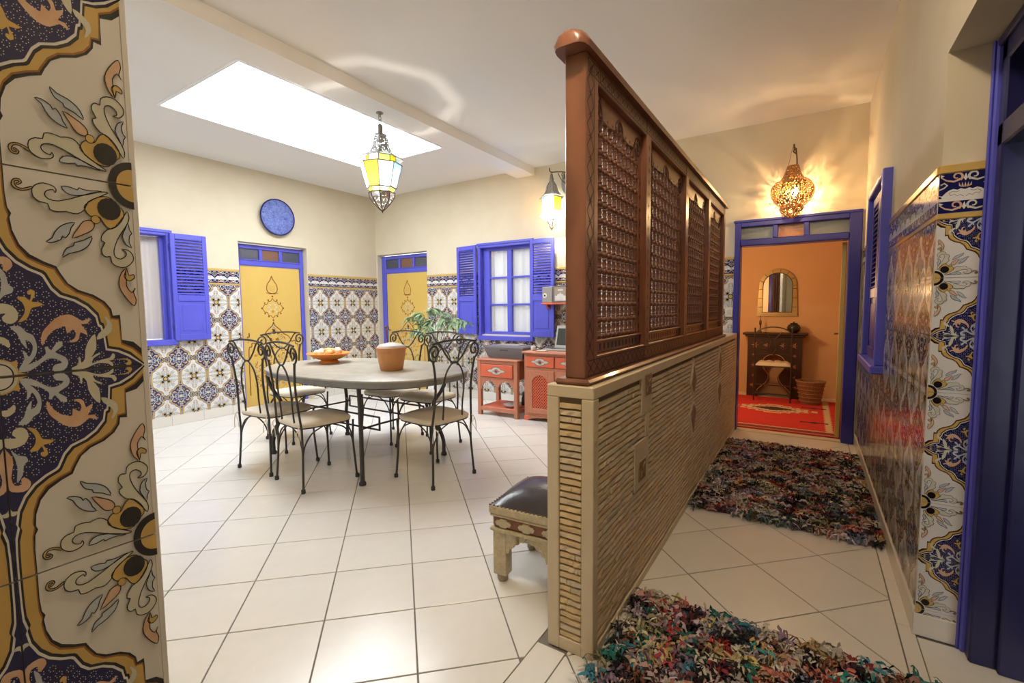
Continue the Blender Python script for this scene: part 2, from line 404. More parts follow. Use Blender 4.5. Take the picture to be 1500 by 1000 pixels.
# ceiling with the roof-light opening
sk = (-4.86, -3.50, 1.85, 4.10)
cm = MB()
for (x0,x1,y0,y1) in ((XL-.3,sk[0],-2.5,YB+.2),(sk[1],1.6,-2.5,YB+.2),(sk[0],sk[1],-2.5,sk[2]),(sk[0],sk[1],sk[3],YB+.2)):
    cm.box(x0,y0,ZC,x1,y1,ZC+.12)
tag(cm.build('ceiling', 'ceiling_white'), 'flat white plaster ceiling with a rectangular roof light', 'ceiling', kind='structure')
tag(MB().box(-3.305, -2.5, 2.994, -3.04, YB+.05, ZC+.05).build('trim_2', 'ceiling_white'), 'white painted beam running along the ceiling', 'beam', kind='structure')
so = thing('window_4', 'large bright rectangular roof light in the white ceiling', 'skylight', ((sk[0]+sk[1])/2, (sk[2]+sk[3])/2, ZC), kind='structure')
hx, hy = (sk[1]-sk[0])/2, (sk[3]-sk[2])/2
m = MB(); t = .03; e = .001
m.box(-hx+e,-hy+e,-.004,-hx+t,hy-e,.11).box(hx-t,-hy+e,-.004,hx-e,hy-e,.11).box(-hx+t,-hy+e,-.004,hx-t,-hy+t,.11).box(-hx+t,hy-t,-.004,hx-t,hy-e,.11)
m.build('frame', 'white_paint', so)
MB().box(-hx+t,-hy+t,.03,hx-t,hy-t,.04).build('opal_sheet', 'skylight_sheet', so)

# ------------------------------------------------------------------ decorated wall tiles
TP={
'c1':'14,1000 119,935 203,906 285,894 294,831 312,770 330,763 343,715 407,665 485,631 582,608 632,572 676,511 692,501 761,481 836,447 897,399 941,337 958,270 950,253 969,201 973,124 974,49',
'c2':'15,943 85,898 170,868 172,848 179,734 238,728 251,683 298,643 370,614 472,590 541,550 594,490 603,475 674,458 766,427 822,377 853,317 866,253 858,230 873,188 877,116 876,48',
'c3':'13,909 79,866 168,851 169,740 171,713 225,717 233,681 277,640 354,605 457,581 525,548 569,498 592,464 668,444 753,412 809,368 844,303 853,244 841,224 861,197 869,126 868,48',
'n_gold1':'906,989 879,983 821,1000 896,1000',
'n_gold2':'956,949 882,925 893,978 921,972',
'n_blue1':'876,985 811,980 757,957 695,928 642,932 606,953 654,960 671,983 643,1000 598,992 567,962 574,932 614,911 646,895 603,873 594,844 635,851 669,886 693,867 711,872 705,901 759,934 828,952 877,977',
'n_blue2':'877,974 834,958 788,927 763,895 757,853 775,807 812,793 847,762 909,762 871,795 849,839 830,861 815,871 823,830 797,839 781,861 792,892 811,912 827,890 845,880 838,920 862,952',
'n_sage1':'544,994 481,999 410,981 353,970 284,978 252,998 254,972 285,961 247,958 231,934 250,922 270,944 321,951 362,958 403,968 389,941 336,920 366,919 406,936 372,901 363,867 368,813 415,847 443,894 451,940 477,961 484,930 495,934 500,969 538,981',
'n_gold3':'216,959 162,962 133,973 155,984 135,1000 109,988 116,968 162,955',
'n_orange1':'720,861 697,828 656,792 605,774 567,769 559,806 518,785 500,805 513,832 551,849 511,851 481,835 468,801 421,819 432,791 460,759 415,757 393,728 449,742 483,727 517,712 557,708 617,722 674,758 715,793 729,837',
'n_sage2':'356,844 298,831 248,803 238,768 254,744 282,720 290,728 274,759 302,789 342,813',
'n_sage3':'1000,704 961,702 922,699 947,717 938,739 903,749 870,739 852,710 866,676 906,656 960,653 1000,667',
'n_gold4':'859,743 808,730 783,697 767,673 699,660 723,645 767,643 751,622 742,596 766,582 789,595 784,609 767,606 778,638 805,619 854,624 824,646 810,679 824,711',
'n_sage4':'1000,840 961,841 925,863 913,847 929,822 964,809 1000,817',
'n_orange2':'1000,657 987,646 958,606 959,565 974,510 958,471 918,469 918,496 891,497 862,473 872,445 908,431 975,442 1000,470 1000,519 1000,573 1000,600',
'n_blue3':'964,645 923,614 877,601 869,576 895,562 906,514 944,483 933,549 945,604',
'n_sage5':'1000,396 1000,420 1000,377 984,347 954,343 966,325 1000,327 1000,350 1000,362',
'f_gold1':'230,239 192,248 139,223 95,178 94,143 129,122 180,85 245,81 314,105 372,139 375,163 341,193 279,192 260,208',
'f_orange1':'478,316 401,294 334,265 315,234 339,216 390,224 429,259',
'f_blue1':'549,418 507,397 435,381 378,355 350,326 340,298 398,322 464,339 470,354 518,370 540,394',
'f_blue2':'648,346 608,347 554,329 540,310 523,319 493,293 479,264 453,236 506,245 552,264 589,295 610,325',
'f_blue3':'46,341 91,325 114,281 89,241 64,207 56,241 39,262 57,276 64,313',
'f_blue4':'523,61 496,90 436,98 352,83 247,54 318,61 380,60 406,55 418,67 465,59',
'f_sage1':'215,397 207,430 164,450 99,449 44,415 43,380 79,355 126,357 97,365 95,386 136,407 178,398 186,365 159,311 116,260 73,216 52,176 65,143 91,170 166,236 228,256 270,292 272,317 249,325 277,362 269,391 242,401',
'f_sage2':'201,59 271,87 348,120 379,164 428,189 478,188 503,184 560,191 608,184 619,157 666,153 706,132 710,95 681,71 636,59 580,66 558,83 568,99 578,85 617,93 635,113 613,133 549,137 444,110 318,71 229,56',
'f_gold2':'710,95 768,111 813,104 830,84 814,61 781,58 768,73 793,86 801,79 783,72 791,67 812,74 799,97 762,100 711,84',
'f_orange2':'55,664 100,636 152,581 165,535 142,483 98,455 122,501 106,519 108,554 71,590 40,564 57,588 39,627',
'f_gold3':'98,455 85,495 47,488 41,508 82,526 112,509'}

def tp(n): return [tuple(int(q)/1000 for q in p.split(',')) for p in TP[n].split()]
def pip(x, y, poly):
    c = False; n = len(poly)
    for i in range(n):
        (x1,y1),(x2,y2) = poly[i], poly[i-1]
        if (y1 > y) != (y2 > y) and x < (x2-x1)*(y-y1)/(y2-y1)+x1: c = not c
    return c
class Print:
    """flat glaze shapes on the face of a tile (local -y), each colour a hair above the last"""
    def __init__(s, w, h, z0=.00015): s.m = MB(); s.w = w; s.h = h; s.k = z0
    def lift(s, d=.00012): s.k += d
    def shape(s, pts, col, k=None):
        s.m.poly([(x*s.w, -(s.k if k is None else k), y*s.h) for x, y in pts], TILEM.index(col))
    def disc(s, x, y, r, col, n=14, quarter=None):
        pts = []
        for i in range(n+1 if quarter else n):
            a = (quarter[0]+(quarter[1]-quarter[0])*i/n) if quarter else 2*PI*i/n
            pts.append((x+r/s.w*math.cos(a), y+r/s.h*math.sin(a)))
        if quarter: pts.append((x, y))
        s.shape(pts, col)
    def ribbon(s, pts, wd, col, closed=False):
        P = [Vector((x*s.w, y*s.h)) for x, y in pts]; N = len(P); vs = []; fs = []; k = TILEM.index(col)
        wds = wd if isinstance(wd, list) else [wd]*N
        for i in range(N):
            a = P[i-1] if (i > 0 or closed) else P[i]; b = P[(i+1)%N] if (i < N-1 or closed) else P[i]
            t = (b-a); t = t.normalized() if t.length > 1e-9 else Vector((1,0)); q = Vector((-t.y, t.x))*wds[i]/2
            for v in (P[i]+q, P[i]-q): vs.append((min(s.w,max(0,v.x)), -s.k, min(s.h,max(0,v.y))))
        for i in range(N if closed else N-1):
            j = (i+1)%N; fs.append((2*i, 2*i+1, 2*j+1, 2*j))
        s.m.add(vs, fs, k)
def orient(me_mb):
    """turn print faces to local -y"""
    for i, f in enumerate(me_mb.f):
        n = Vector((0,0,0)); P = [Vector(me_mb.v[k]) for k in f]
        for a in range(len(P)): n += P[a].cross(P[(a+1)%len(P)])
        if n.y > 0 and abs(n.y) > .9*n.length: me_mb.f[i] = f[::-1]
def make_tile(w, h):
    g = .0008; p = Print(w, h); b = p.m
    b.box(g, 0, g, w-g, .006, h-g, 0)
    c1, c2, c3 = tp('c1'), tp('c2'), tp('c3')
    def region(c, off=0, foff=0):
        q = [(min(1,x+foff), min(1,y+off)) for x, y in c]
        q = [(max(.006,x), min(.994,y)) for x, y in q]
        q[0] = (q[0][0], q[0][1])
        return [(.006,.996)]*0 + [(q[0][0], .996)] + q + [(q[-1][0], .004), (.996,.004), (.996,.996)]
    p.shape(region([(.006,.90)]+c3), 'glaze_black'); p.lift()
    p.shape(region([(.006,.935)]+c2), 'glaze_brown'); p.lift()
    p.shape(region([(.006,.95)]+c2, .008, .008), 'glaze_gold'); p.lift()
    p.shape(region(c1, -.012, -.014), 'glaze_black'); p.lift()
    p.shape(region(c1), 'glaze_white'); p.lift()
    navy = region(c1, .010, .012)
    p.shape(navy, 'glaze_navy'); p.lift()
    # rings of dots strewn over the navy ground
    ny = 0; y = .47
    while y < .985:
        x = .03 + (ny%2)*.038
        while x < .98:
            if pip(x, y, navy) and pip(x-.03, y, navy) and pip(x, y-.025, navy) and pip(x-.02, y-.02, navy):
                for q in range(7):
                    a = 2*PI*q/7; cx = x+.0032/w*math.cos(a); cy = y+.0032/h*math.sin(a); d = .0006
                    if cx < .99 and cy < .99: p.shape([(cx-d/w,cy),(cx,cy-d/h),(cx+d/w,cy),(cx,cy+d/h)], 'glaze_white')
            x += .076
        y += .0456; ny += 1
    p.lift()
    cmap = {'gold':'glaze_gold','blue':'glaze_blue','sage':'glaze_sage','orange':'glaze_orange'}
    def cl(pts): return [(min(.994,max(.006,x)), min(.994,max(.006,y))) for x, y in pts]
    for n in TP:
        if n[:2] == 'n_':
            q = cl(smooth2(tp(n))); p.shape(q, cmap[''.join(c for c in n[2:] if c.isalpha())])
    p.lift()
    p.disc(.994, .994, .017, 'glaze_gold', 10, (PI, 1.5*PI)); p.lift(); p.disc(.994, .994, .0155, 'glaze_sage', 10, (PI, 1.5*PI)); p.lift()
    p.disc(.994, .994, .0125, 'glaze_black', 10, (PI, 1.5*PI)); p.lift(); p.disc(.994, .994, .0112, 'glaze_cream', 10, (PI, 1.5*PI)); p.lift()
    # flower side
    for n in TP:
        if n[:2] == 'f_':
            q = cl(smooth2(tp(n))); p.shape(q, cmap[''.join(c for c in n[2:] if c.isalpha())])
    p.lift()
    for n in TP:
        if n[:2] == 'f_': p.ribbon(cl(smooth2(tp(n))), .0011, 'glaze_black', True)
    p.disc(.304, .208, .0050, 'glaze_black'); p.lift(); p.disc(.304, .208, .0042, 'glaze_gold')
    p.disc(.200, .144, .0125, 'glaze_black'); p.disc(.006, .004, .0265, 'glaze_black', 10, (0, PI/2)); p.lift(); p.disc(.006, .004, .018, 'glaze_gold', 10, (0, PI/2))
    orient(b); return b
def smooth2(pts): return [(v[0], v[1]) for v in smooth_pts(pts, 2, True)]
def mirrored(b):
    c = MB(); c.v = [(-x,y,z) for x,y,z in b.v]; c.f = [f[::-1] for f in b.f]; c.m = list(b.m); return c
tA_mb = make_tile(TW, TH)
tA = tA_mb.mesh('tile', TILEM, recalc=False, sharp=0); tB = mirrored(tA_mb).mesh('tile', TILEM, recalc=False, sharp=0)

def make_border(w, h0):
    """border tile: scroll frieze over a pale arcade with dots, then a narrow scroll band"""
    p = Print(w, h0); b = p.m; g = .0008
    b.box(g, 0, g, w-g, .006, h0-g, 0)
    p.shape([(.006,.01),(.994,.01),(.994,.99),(.006,.99)], 'glaze_navy'); p.lift()
    p.shape([(.006,.30),(.994,.30),(.994,.325),(.006,.325)], 'glaze_white')
    lo = [(.006,.325),(.994,.325),(.994,.44),(.90,.50),(.82,.42),(.74,.42)]
    p.shape([(.006,.325),(.994,.325),(.994,.46),(.93,.44),(.86,.52),(.80,.57),(.72,.60),(.64,.57),(.58,.60),(.50,.57),(.42,.60),(.36,.57),(.28,.60),(.20,.57),(.14,.52),(.07,.44),(.006,.46)], 'glaze_white'); p.lift()
    for cx in (.006, .994):
        p.disc(cx, .38, .0085, 'glaze_black', 8, (0, PI) if 0 else ((0, PI/2) if cx < .5 else (PI/2, PI)))
    for s in (-1, 1):
        p.ribbon([(.5+s*x, y) for x, y in ((.02,.40),(.08,.45),(.14,.42),(.20,.47),(.26,.44),(.30,.50),(.24,.54),(.16,.52),(.10,.55))], .0014, 'glaze_black')
    p.lift()
    # fleurons
    for cx in (.5,):
        for a in (-.10,-.05,0,.05,.10): p.shape([(cx+a*.3,.62),(cx+a-.02,.66),(cx+a*1.2,.75),(cx+a+.02,.66)], 'glaze_orange')
    for s, e in ((0,1),(1,-1)):
        p.ribbon([(min(1,max(0,s+e*x)),y) for x,y in ((.01,.60),(.10,.64),(.16,.70),(.10,.76),(.03,.72))], .0045, 'glaze_sage')
    # scrolls
    def scroll(y0, sc):
        for s in (0, 1):
            X = (lambda x: x) if not s else (lambda x: 1-x)
            pts = [(X(.03), y0+.11*sc), (X(.14), y0+.02*sc), (X(.28), y0-.02*sc), (X(.40), y0+.03*sc)]
            sp = spiral(0, 0, .016*sc, .005*sc, -.9, .95, 12)
            pts2 = [(X(.34)+ (a/w if not s else -a/w), y0+.10*sc+c/h0) for a, c in sp]
            wd = [.003+.005*sc*min(1, i/3) for i in range(len(pts))]+[.0075*sc*(1-.6*i/len(pts2)) for i in range(len(pts2))]
            p.ribbon(pts+pts2, wd, 'glaze_orange' if not s else 'glaze_sage')
        p.shape([(.5,y0-.02*sc),(.46,y0+.05*sc),(.5,y0+.17*sc),(.54,y0+.05*sc)], 'glaze_cream')
        for s in (0,1): p.shape([(abs(s-.02),y0+.18*sc),(abs(s-.10),y0+.14*sc),(abs(s-.03),y0+.10*sc)], 'glaze_cream')
    scroll(.80, 1.0); scroll(.10, 1.0)
    orient(b); return b
BH = .145
bo = make_border(TW, BH); tBorder = bo.mesh('border_tile', TILEM, recalc=False, sharp=0)

clipcache = {}
def clipped(me, x0, x1, z0, z1):
    key = (me.name, round(x0,4), round(x1,4), round(z0,4), round(z1,4))
    if key in clipcache: return clipcache[key]
    bm = bmesh.new(); bm.from_mesh(me)
    for co, no in (((x0,0,0),(-1,0,0)),((x1,0,0),(1,0,0)),((0,0,z0),(0,0,-1)),((0,0,z1),(0,0,1))):
        bmesh.ops.bisect_plane(bm, geom=bm.verts[:]+bm.edges[:]+bm.faces[:], plane_co=co, plane_no=no, clear_outer=True)
    if len(bm.faces) == 0: bm.free(); clipcache[key] = None; return None
    n = me.copy(); bm.to_mesh(n); bm.free(); clipcache[key] = n; return n
def tile_wall(parent, origin, rot, sign, flower0, rects, borders=(), zoff=0., rows=None, wx=1., zx=1.):
    """rects in wall coordinates (a along local x, z). origin: world point of a=0. tiles hang on lattice of flowers"""
    M = Matrix.Rotation(rot, 4, 'Z'); W, H = TW*wx, TH*zx
    flz = [Z0+zoff + H*(2*k) for k in range(-1, 6)] if rows is None else rows
    for (a0,a1,z0,z1) in rects:
        i0 = int(math.floor((a0-flower0)/(2*W)))-1; i1 = int(math.ceil((a1-flower0)/(2*W)))+1
        for i in range(i0, i1+1):
            fa = flower0+2*W*i
            for fz in flz:
                for (me, r180, ax, az) in ((tA,0,0,0),(tB,0,-1,0),(tB,1,0,-1),(tA,1,-1,-1)):
                    ra0, rz0 = fa+ax*W, fz+az*H; ra1, rz1 = ra0+W, rz0+H
                    c0, c1_, e0, e1 = max(a0,ra0), min(a1,ra1), max(z0,rz0), min(z1,rz1)
                    if c1_-c0 < .008 or e1-e0 < .008: continue
                    mm = me
                    if c0-ra0 > .002 or ra1-c1_ > .002 or e0-rz0 > .002 or rz1-e1 > .002:
                        lx0, lx1, lz0, lz1 = (c0-fa)/wx, (c1_-fa)/wx, (e0-fz)/zx, (e1-fz)/zx
                        if r180: lx0, lx1, lz0, lz1 = -lx1, -lx0, -lz1, -lz0
                        mm = clipped(me, lx0, lx1, lz0, lz1)
                        if mm is None: continue
                    o = link('tile', mm, parent)
                    P = Vector(origin) + M @ Vector((fa, -.006, 0)); P.z = fz
                    o.matrix_world = Matrix.Translation(P) @ M @ Matrix.Rotation(PI if r180 else 0, 4, 'Y') @ Matrix.Diagonal((wx,1,zx,1))
    for (a0, a1, zb) in borders:
        i = int(math.floor((a0-flower0)/W))
        while flower0+i*W < a1-.005:
            x0 = flower0+i*W; mm = tBorder
            if x0 < a0-.002 or x0+W > a1+.002: mm = clipped(tBorder, max(0,(a0-x0)/wx), min(TW,(a1-x0)/wx), -1, 1)
            if mm is not None:
                o = link('border_tile', mm, parent); P = Vector(origin)+M @ Vector((x0, -.006, 0)); P.z = zb
                o.matrix_world = Matrix.Translation(P) @ M @ Matrix.Diagonal((wx,1,1,1))
            i += 1
        for (z, hh, pr) in ((zb-.02, .02, .009), (zb+BH, .03, .012)):
            mb = MB().cbox(a0, -pr, 0, a1, 0, hh, .003)
            o = mb.build('listel', 'glaze_gold', parent); P = Vector(origin); P.z = z; o.matrix_world = Matrix.Translation(P) @ M
ZB = Z1+.02
# left wall: local x runs along +Y, so a = Y
tile_wall(wall_left, (XL,0,0), PI/2, 1, 2.67+TW, [(.3,1.405,Z0,Z1),(1.405,2.365,Z0,.93),(2.365,D1[0]-.004,Z0,Z1),(D1[1]+.004,YB,Z0,Z1)], [(.3,1.405,ZB),(2.365,D1[0]-.004,ZB),(D1[1]+.004,YB,ZB)])
tile_wall(wall_back, (0,YB,0), 0, 1, -4.267+TW, [(D2[1]+.004,-3.965,Z0,Z1),(-3.965,-3.055,Z0,.86),(-3.055,D3[0]-.004,Z0,Z1)], [(D2[1]+.004,-3.965,ZB),(-3.055,D3[0]-.004,ZB)])
# right wall: local x runs along -Y, so a = -Y
tile_wall(wall_right, (XR,0,0), -PI/2, 1, -YJ, [(-YB,-4.50,Z0,Z1),(-4.50,-3.60,Z0,.86),(-3.60,-YJ,Z0,Z1)], [(-YB,-4.50,ZB),(-3.60,-YJ,ZB)])
# reveal beside the dark door, facing the viewer
tile_wall(wall_right, (0,YJ,0), 0, 1, XR-.006, [(XR-.006,.522,Z0-.02,Z1)], [(XR-.006,.522,ZB)])
# foreground pier
tile_wall(wall_fore, (PX-.006,0,0), PI/2, 1, PY, [(-.30,PY,-.04,2.1)], zoff=.0, rows=[1.019-.43*2, 1.019-.43, 1.019, 1.019+.43, 1.019+.86], wx=.87, zx=.215/TH)
tag(MB().cbox(PX-.012, PY-.003, -.04, PX+.0005, PY+.004, 2.2, .001).build('trim_6', 'glaze_cream'), 'pale finishing edge of the tiled wall end close to the viewer', 'trim', kind='structure')

# skirtings
def skirting(name, label, pts_rects, rot, origin):
    e = link(name, MB().box(*pts_rects[0]).mesh(name, 'grout_light')); return e
def skirt(name, label, axis, p, a0, a1, d, L=.33, h=Z0):
    m = MB()
    bx = (min(p,p+d*.4),a0,0,max(p,p+d*.4),a1,h-.001) if axis == 'x' else (a0,min(p,p+d*.4),0,a1,max(p,p+d*.4),h-.001)
    par = MB().box(*bx).build(name, 'grout_light'); tag(par, label, 'baseboard', kind='structure')
    a = a0
    while a < a1-.02:
        e = min(a+L, a1)
        q = MB().cbox(p, a+.001, .001, p+d, e-.001, h, .002) if axis == 'x' else MB().cbox(a+.001, p, .001, e-.001, p+d, h, .002)
        q.build('skirting_tile', 'skirting_tile', par); a = e
skirt('baseboard_left', 'pale tile skirting below the patterned left wall', 'x', XL, .3, D1[0]-.03, .012)
skirt('baseboard_left_far', 'pale tile skirting between the yellow door and the corner', 'x', XL, D1[1]+.03, YB-.02, .012)
skirt('baseboard_back', 'pale tile skirting below the blue window', 'y', YB, D2[1]+.03, HX0-.01, -.012)
skirt('baseboard_right', 'pale tile skirting along the corridor wall', 'x', XR, YJ+.0, YB-.02, -.012, h=.10)
skirt('baseboard_jamb', 'pale tile skirting of the reveal beside the dark blue door', 'y', YJ, XR-.012, .52, -.012, h=.09)

# ------------------------------------------------------------------ painted yellow doors (local: x along wall, -y to the room, z up)
def ribbon3(mb, pts, wd, y, m=0):
    P = [Vector(p) for p in pts]; N = len(P); vs = []; fs = []
    for i in range(N):
        a = P[max(0,i-1)]; b = P[min(N-1,i+1)]; t = (b-a); t = t.normalized() if t.length > 1e-9 else Vector((1,0)); q = Vector((-t.y,t.x))*wd/2
        vs += [(P[i].x+q.x, y, P[i].y+q.y), (P[i].x-q.x, y, P[i].y-q.y)]
    for i in range(N-1): fs.append((2*i,2*i+2,2*i+3,2*i+1))
    mb.add(vs, fs, m)
def dot3(mb, x, z, r, y, m=0, n=8): mb.poly([(x+r*math.cos(2*PI*k/n), y, z+r*math.sin(2*PI*k/n)) for k in range(n)], m)
def door_motif(par, w, htop, y):
    m = MB(); rnd = random.Random(3); B, G, O = 0, 1, 2
    # teardrop
    for s in (-1, 1):
        ribbon3(m, smooth_pts([(0,htop-.12),(s*.02,htop-.17),(s*.06,htop-.23),(s*.075,htop-.29),(s*.055,htop-.34),(0,htop-.355)], 6), .012, y, B)
        ribbon3(m, smooth_pts([(0,htop-.355),(s*.04,htop-.36),(s*.085,htop-.345)], 5), .007, y, B)
        for k in range(3): ribbon3(m, smooth_pts([(0,htop-.33+.03*k),(s*.025,htop-.31+.03*k),(s*.04,htop-.28+.02*k)], 4), .004, y, O)
        # lozenge star with tufts
        pts = [(0,htop-.42),(s*.03,htop-.46),(s*.06,htop-.465),(s*.08,htop-.50),(s*.11,htop-.505),(s*.14,htop-.555),(s*.11,htop-.605),(s*.08,htop-.61),(s*.06,htop-.65),(s*.03,htop-.655),(0,htop-.69)]
        ribbon3(m, smooth_pts(pts, 4), .009, y, B)
        for (a, c) in ((.06,-.445),(.11,-.485),(.15,-.555),(.11,-.625),(.06,-.665)): dot3(m, s*a, htop+c, .012, y, B)
        for k in range(4): dot3(m, s*(.03+.02*(k%2)), htop-.51-.03*k, .014, y+.0002, G)
        # great cusped arch
        A = [(0,htop-.74),(s*.02,htop-.79),(s*.09,htop-.85),(s*.13,htop-.90),(s*.20,htop-.94),(s*.24,htop-.99),(s*.25,htop-1.02),(s*.30,htop-1.01),(s*.31,htop-1.06),(s*.34,htop-1.07),(s*.35,htop-1.20),(s*.35,htop-1.70)]
        ribbon3(m, smooth_pts(A, 5), .014, y, B)
        ribbon3(m, smooth_pts([(s*.31,htop-1.0),(s*.33,htop-.965),(s*.355,htop-.985),(s*.35,htop-1.01)], 4), .006, y, B)
    dot3(m, 0, htop-.395, .016, y, B, 4); dot3(m, 0, htop-.715, .016, y, B, 4); dot3(m, 0, htop-.60, .02, y, O, 6)
    # arabesque filling of the arch
    for k in range(150):
        z = htop-.82-rnd.random()*.85; d = (htop-.78-z); xm = min(.31, d*1.15-.02 if d < .26 else .31)
        x = rnd.uniform(0, max(.01, xm-.03)); a = rnd.uniform(0, 6.28); r = rnd.uniform(.012,.024)
        for s in (-1, 1):
            pts = [(s*(x+r*(1-.07*q)*math.cos(a+q*.5)), z+r*(1-.07*q)*math.sin(a+q*.5)) for q in range(9)]
            ribbon3(m, pts, .008, y, (B,G,O)[k%3])
    return m.build('painted_motif', ['motif_brown','motif_grey','motif_orange'], par, recalc=False, sharp=0)
def yellow_door(name, label, loc, rot, wo, htop, jl, jr):
    """blue frame of outer width wo (x 0..wo), leaf between jl and wo-jr"""
    t = thing(name, label, 'door', loc, rot, kind='structure'); d = .07
    hl = 1.875; ht = htop-.005
    f = MB()
    f.cbox(0,-.005,0,jl,d,ht,.006); f.cbox(wo-jr,-.005,0,wo,d,ht,.006)
    f.cbox(jl,-.005,ht-.055,wo-jr,d,ht,.006); f.cbox(jl,-.008,hl,wo-jr,d,hl+.075,.008)
    lw = (wo-jl-jr)
    for k in (1,2): f.cbox(jl+lw*k/3-.022,-.003,hl+.075,jl+lw*k/3+.022,d-.01,ht-.055,.005)
    f.cbox(jl,-.018,hl+.065,wo-jr,0,hl+.08,.004)
    f.build('frame', 'blue_paint', t)
    for k in range(3):
        MB().box(jl+lw*k/3+(.022 if k else 0),.02,hl+.075,jl+lw*(k+1)/3-(.022 if k<2 else 0),.026,ht-.055).build('transom_pane', 'glass_pane_brown' if k==1 else 'glass_pane', t)
    leaf = MB(); leaf.cbox(jl+.004,.012,.012,wo-jr-.004,.05,hl-.004,.004)
    # beaded strip around the leaf
    n = int(lw/.022)
    for k in range(n):
        x = jl+.01+(lw-.02)*k/(n-1); leaf.cbox(x-.005,.008,hl-.018,x+.005,.014,hl-.008,.002)
    for k in range(80):
        z = .03+(hl-.06)*k/79; leaf.cbox(wo-jr-.02,.008,z-.005,wo-jr-.012,.014,z+.005,.002)
    lo = leaf.build('leaf', 'yellow_paint', t)
    mo = door_motif(lo, lw, hl, .0112); mo.location = (jl+lw/2, 0, 0)
    MB().tube([(jl+.06,.012,.95),(jl+.06,-.03,.95),(jl+.06,-.03,1.0)], .007, 8).build('handle', 'dark_brass', lo)
    return t
yellow_door('door_1', 'yellow painted door in blue frame below the blue wall plate', (XL-.09, D1[0]+.006, 0), PI/2, D1[1]-D1[0]-.012, D1[3]-.012, .05, .05)
yellow_door('door_2', 'yellow painted door in blue frame in the corner beside the plant', (D2[0]+.006, YB+.085, 0), 0, D2[1]-D2[0]-.012, D2[3]-.012, .095, .05)

# ------------------------------------------------------------------ louvred shutters and windows
def shutter(par, w, h, name='shutter', mtl='blue_paint', t=.032):
    """local x 0..w (hinge at x=0), y thickness, z 0..h: louvres above, raised panel below"""
    s = .045; zm = h*.40
    f = MB(); f.cbox(0,0,0,s,t,h,.004); f.cbox(w-s,0,0,w,t,h,.004)
    for (z0,z1) in ((0,.07),(zm-.035,zm+.035),(h-.06,h)): f.cbox(s,0,z0,w-s,t,z1,.004)
    f.cbox(s-.002,t*.3,.068,w-s+.002,t*.7,zm-.033,.002); f.cbox(s+.03,t*.12,.10,w-s-.03,t*.88,zm-.065,.010)
    o = f.build(name, mtl, par)
    n = int((h-.06-zm-.035)/.034)
    lm = MB(); lm.M = Matrix.Rotation(R(-48), 4, 'X'); lm.cbox(s-.004,-.003,-.0165,w-s+.004,.003,.0165,.002); me = lm.mesh('slat', mtl)
    for k in range(n):
        link('slat', me, o, (0, t/2, zm+.035+(h-.06-zm-.035)*(k+.5)/n))
    for z in (h*.12, h*.88):
        MB().tube([(-.004,t*.5,z-.03),(-.004,t*.5,z+.03)], .006, 8).build('hinge', 'dark_blue_paint', o)
    return o
def curtain(par, x0, x1, z0, z1, y, mtl, folds=7, amp=.018, name='curtain', k0=0.):
    m = MB(); n = folds*8
    pts = [(x0+(x1-x0)*i/n, y+amp*math.sin(k0+2*PI*folds*i/n)+amp*.4*math.sin(k0*2+2*PI*folds*.37*i/n)) for i in range(n+1)]
    vs = [(x,yy,z0) for x,yy in pts]+[(x,yy,z1) for x,yy in pts]+[(x,yy+.003,z0) for x,yy in pts]+[(x,yy+.003,z1) for x,yy in pts]; N = n+1
    fs = [(i,i+1,N+i+1,N+i) for i in range(n)]+[(2*N+i+1,2*N+i,3*N+i,3*N+i+1) for i in range(n)]
    m.add(vs, fs); return m.build(name, mtl, par, recalc=False, sharp=80)
def window_frame(t, w, h, fw_, proud, deep):
    """outer casing: x 0..w, z 0..h, proud of the wall by `proud`, reaching `deep` into it"""
    f = MB()
    f.cbox(0,-proud,0,fw_,deep,h,.005); f.cbox(w-fw_,-proud,0,w,deep,h,.005); f.cbox(fw_,-proud,h-fw_,w-fw_,deep,h,.005)
    f.cbox(-.012,-proud-.012,h-.012,w+.012,0,h+.02,.004)
    f.build('frame', 'blue_paint', t)
    MB().cbox(-.012,-proud-.02,-.05,w+.012,deep,.012,.006).build('window_sill', 'blue_paint', t)

# window in the left wall
w1 = thing('window_1', 'blue framed window with beige curtains behind an open louvred shutter', 'window', (XL, 1.42, .965), PI/2, kind='structure')
window_frame(w1, .945, 1.205, .042, .03, .2)
curtain(w1, .05, .88, .02, 1.16, .13, 'curtain_beige', 10, .016)
MB().cbox(.865,.05,.012,.905,.11,1.16,.005).build('sash_stile', 'blue_paint', w1)
MB().box(.05,.085,.02,.865,.089,1.16).build('pane', 'window_glass', w1)
so_ = shutter(w1, .36, 1.20); so_.location = (.925, -.066, -.005); so_.rotation_euler = (0, 0, R(-3))
# window in the back wall
w2 = thing('window_2', 'blue six-pane window with white curtains and open louvred shutters', 'window', (-3.955, YB, .90), 0, kind='structure')
W2w, W2h = .89, 1.275
window_frame(w2, W2w, W2h, .045, .03, .155)
f = MB(); s0, s1, q0, q1 = .15, W2w-.09, .05, W2h-.085
f.cbox(.045,.05,.012,s0,.11,W2h-.045,.004); f.cbox(s1,.05,.012,W2w-.045,.11,W2h-.045,.004); f.cbox(s0,.05,q1,s1,.11,W2h-.045,.004); f.cbox(s0,.05,.012,s1,.11,q0+.02,.004)
f.build('sash', 'blue_paint', w2)
mx = (s0+s1)/2
MB().cbox(mx-.038,.055,q0+.02,mx+.038,.105,q1,.004).build('mullion', 'blue_paint', w2)
hz = (q1-q0-.02)/3
for k in (1,2):
    for a, b in ((s0, mx-.038), (mx+.038, s1)): MB().cbox(a,.06,q0+.02+hz*k-.013,b,.10,q0+.02+hz*k+.013,.003).build('glazing_bar', 'blue_paint', w2)
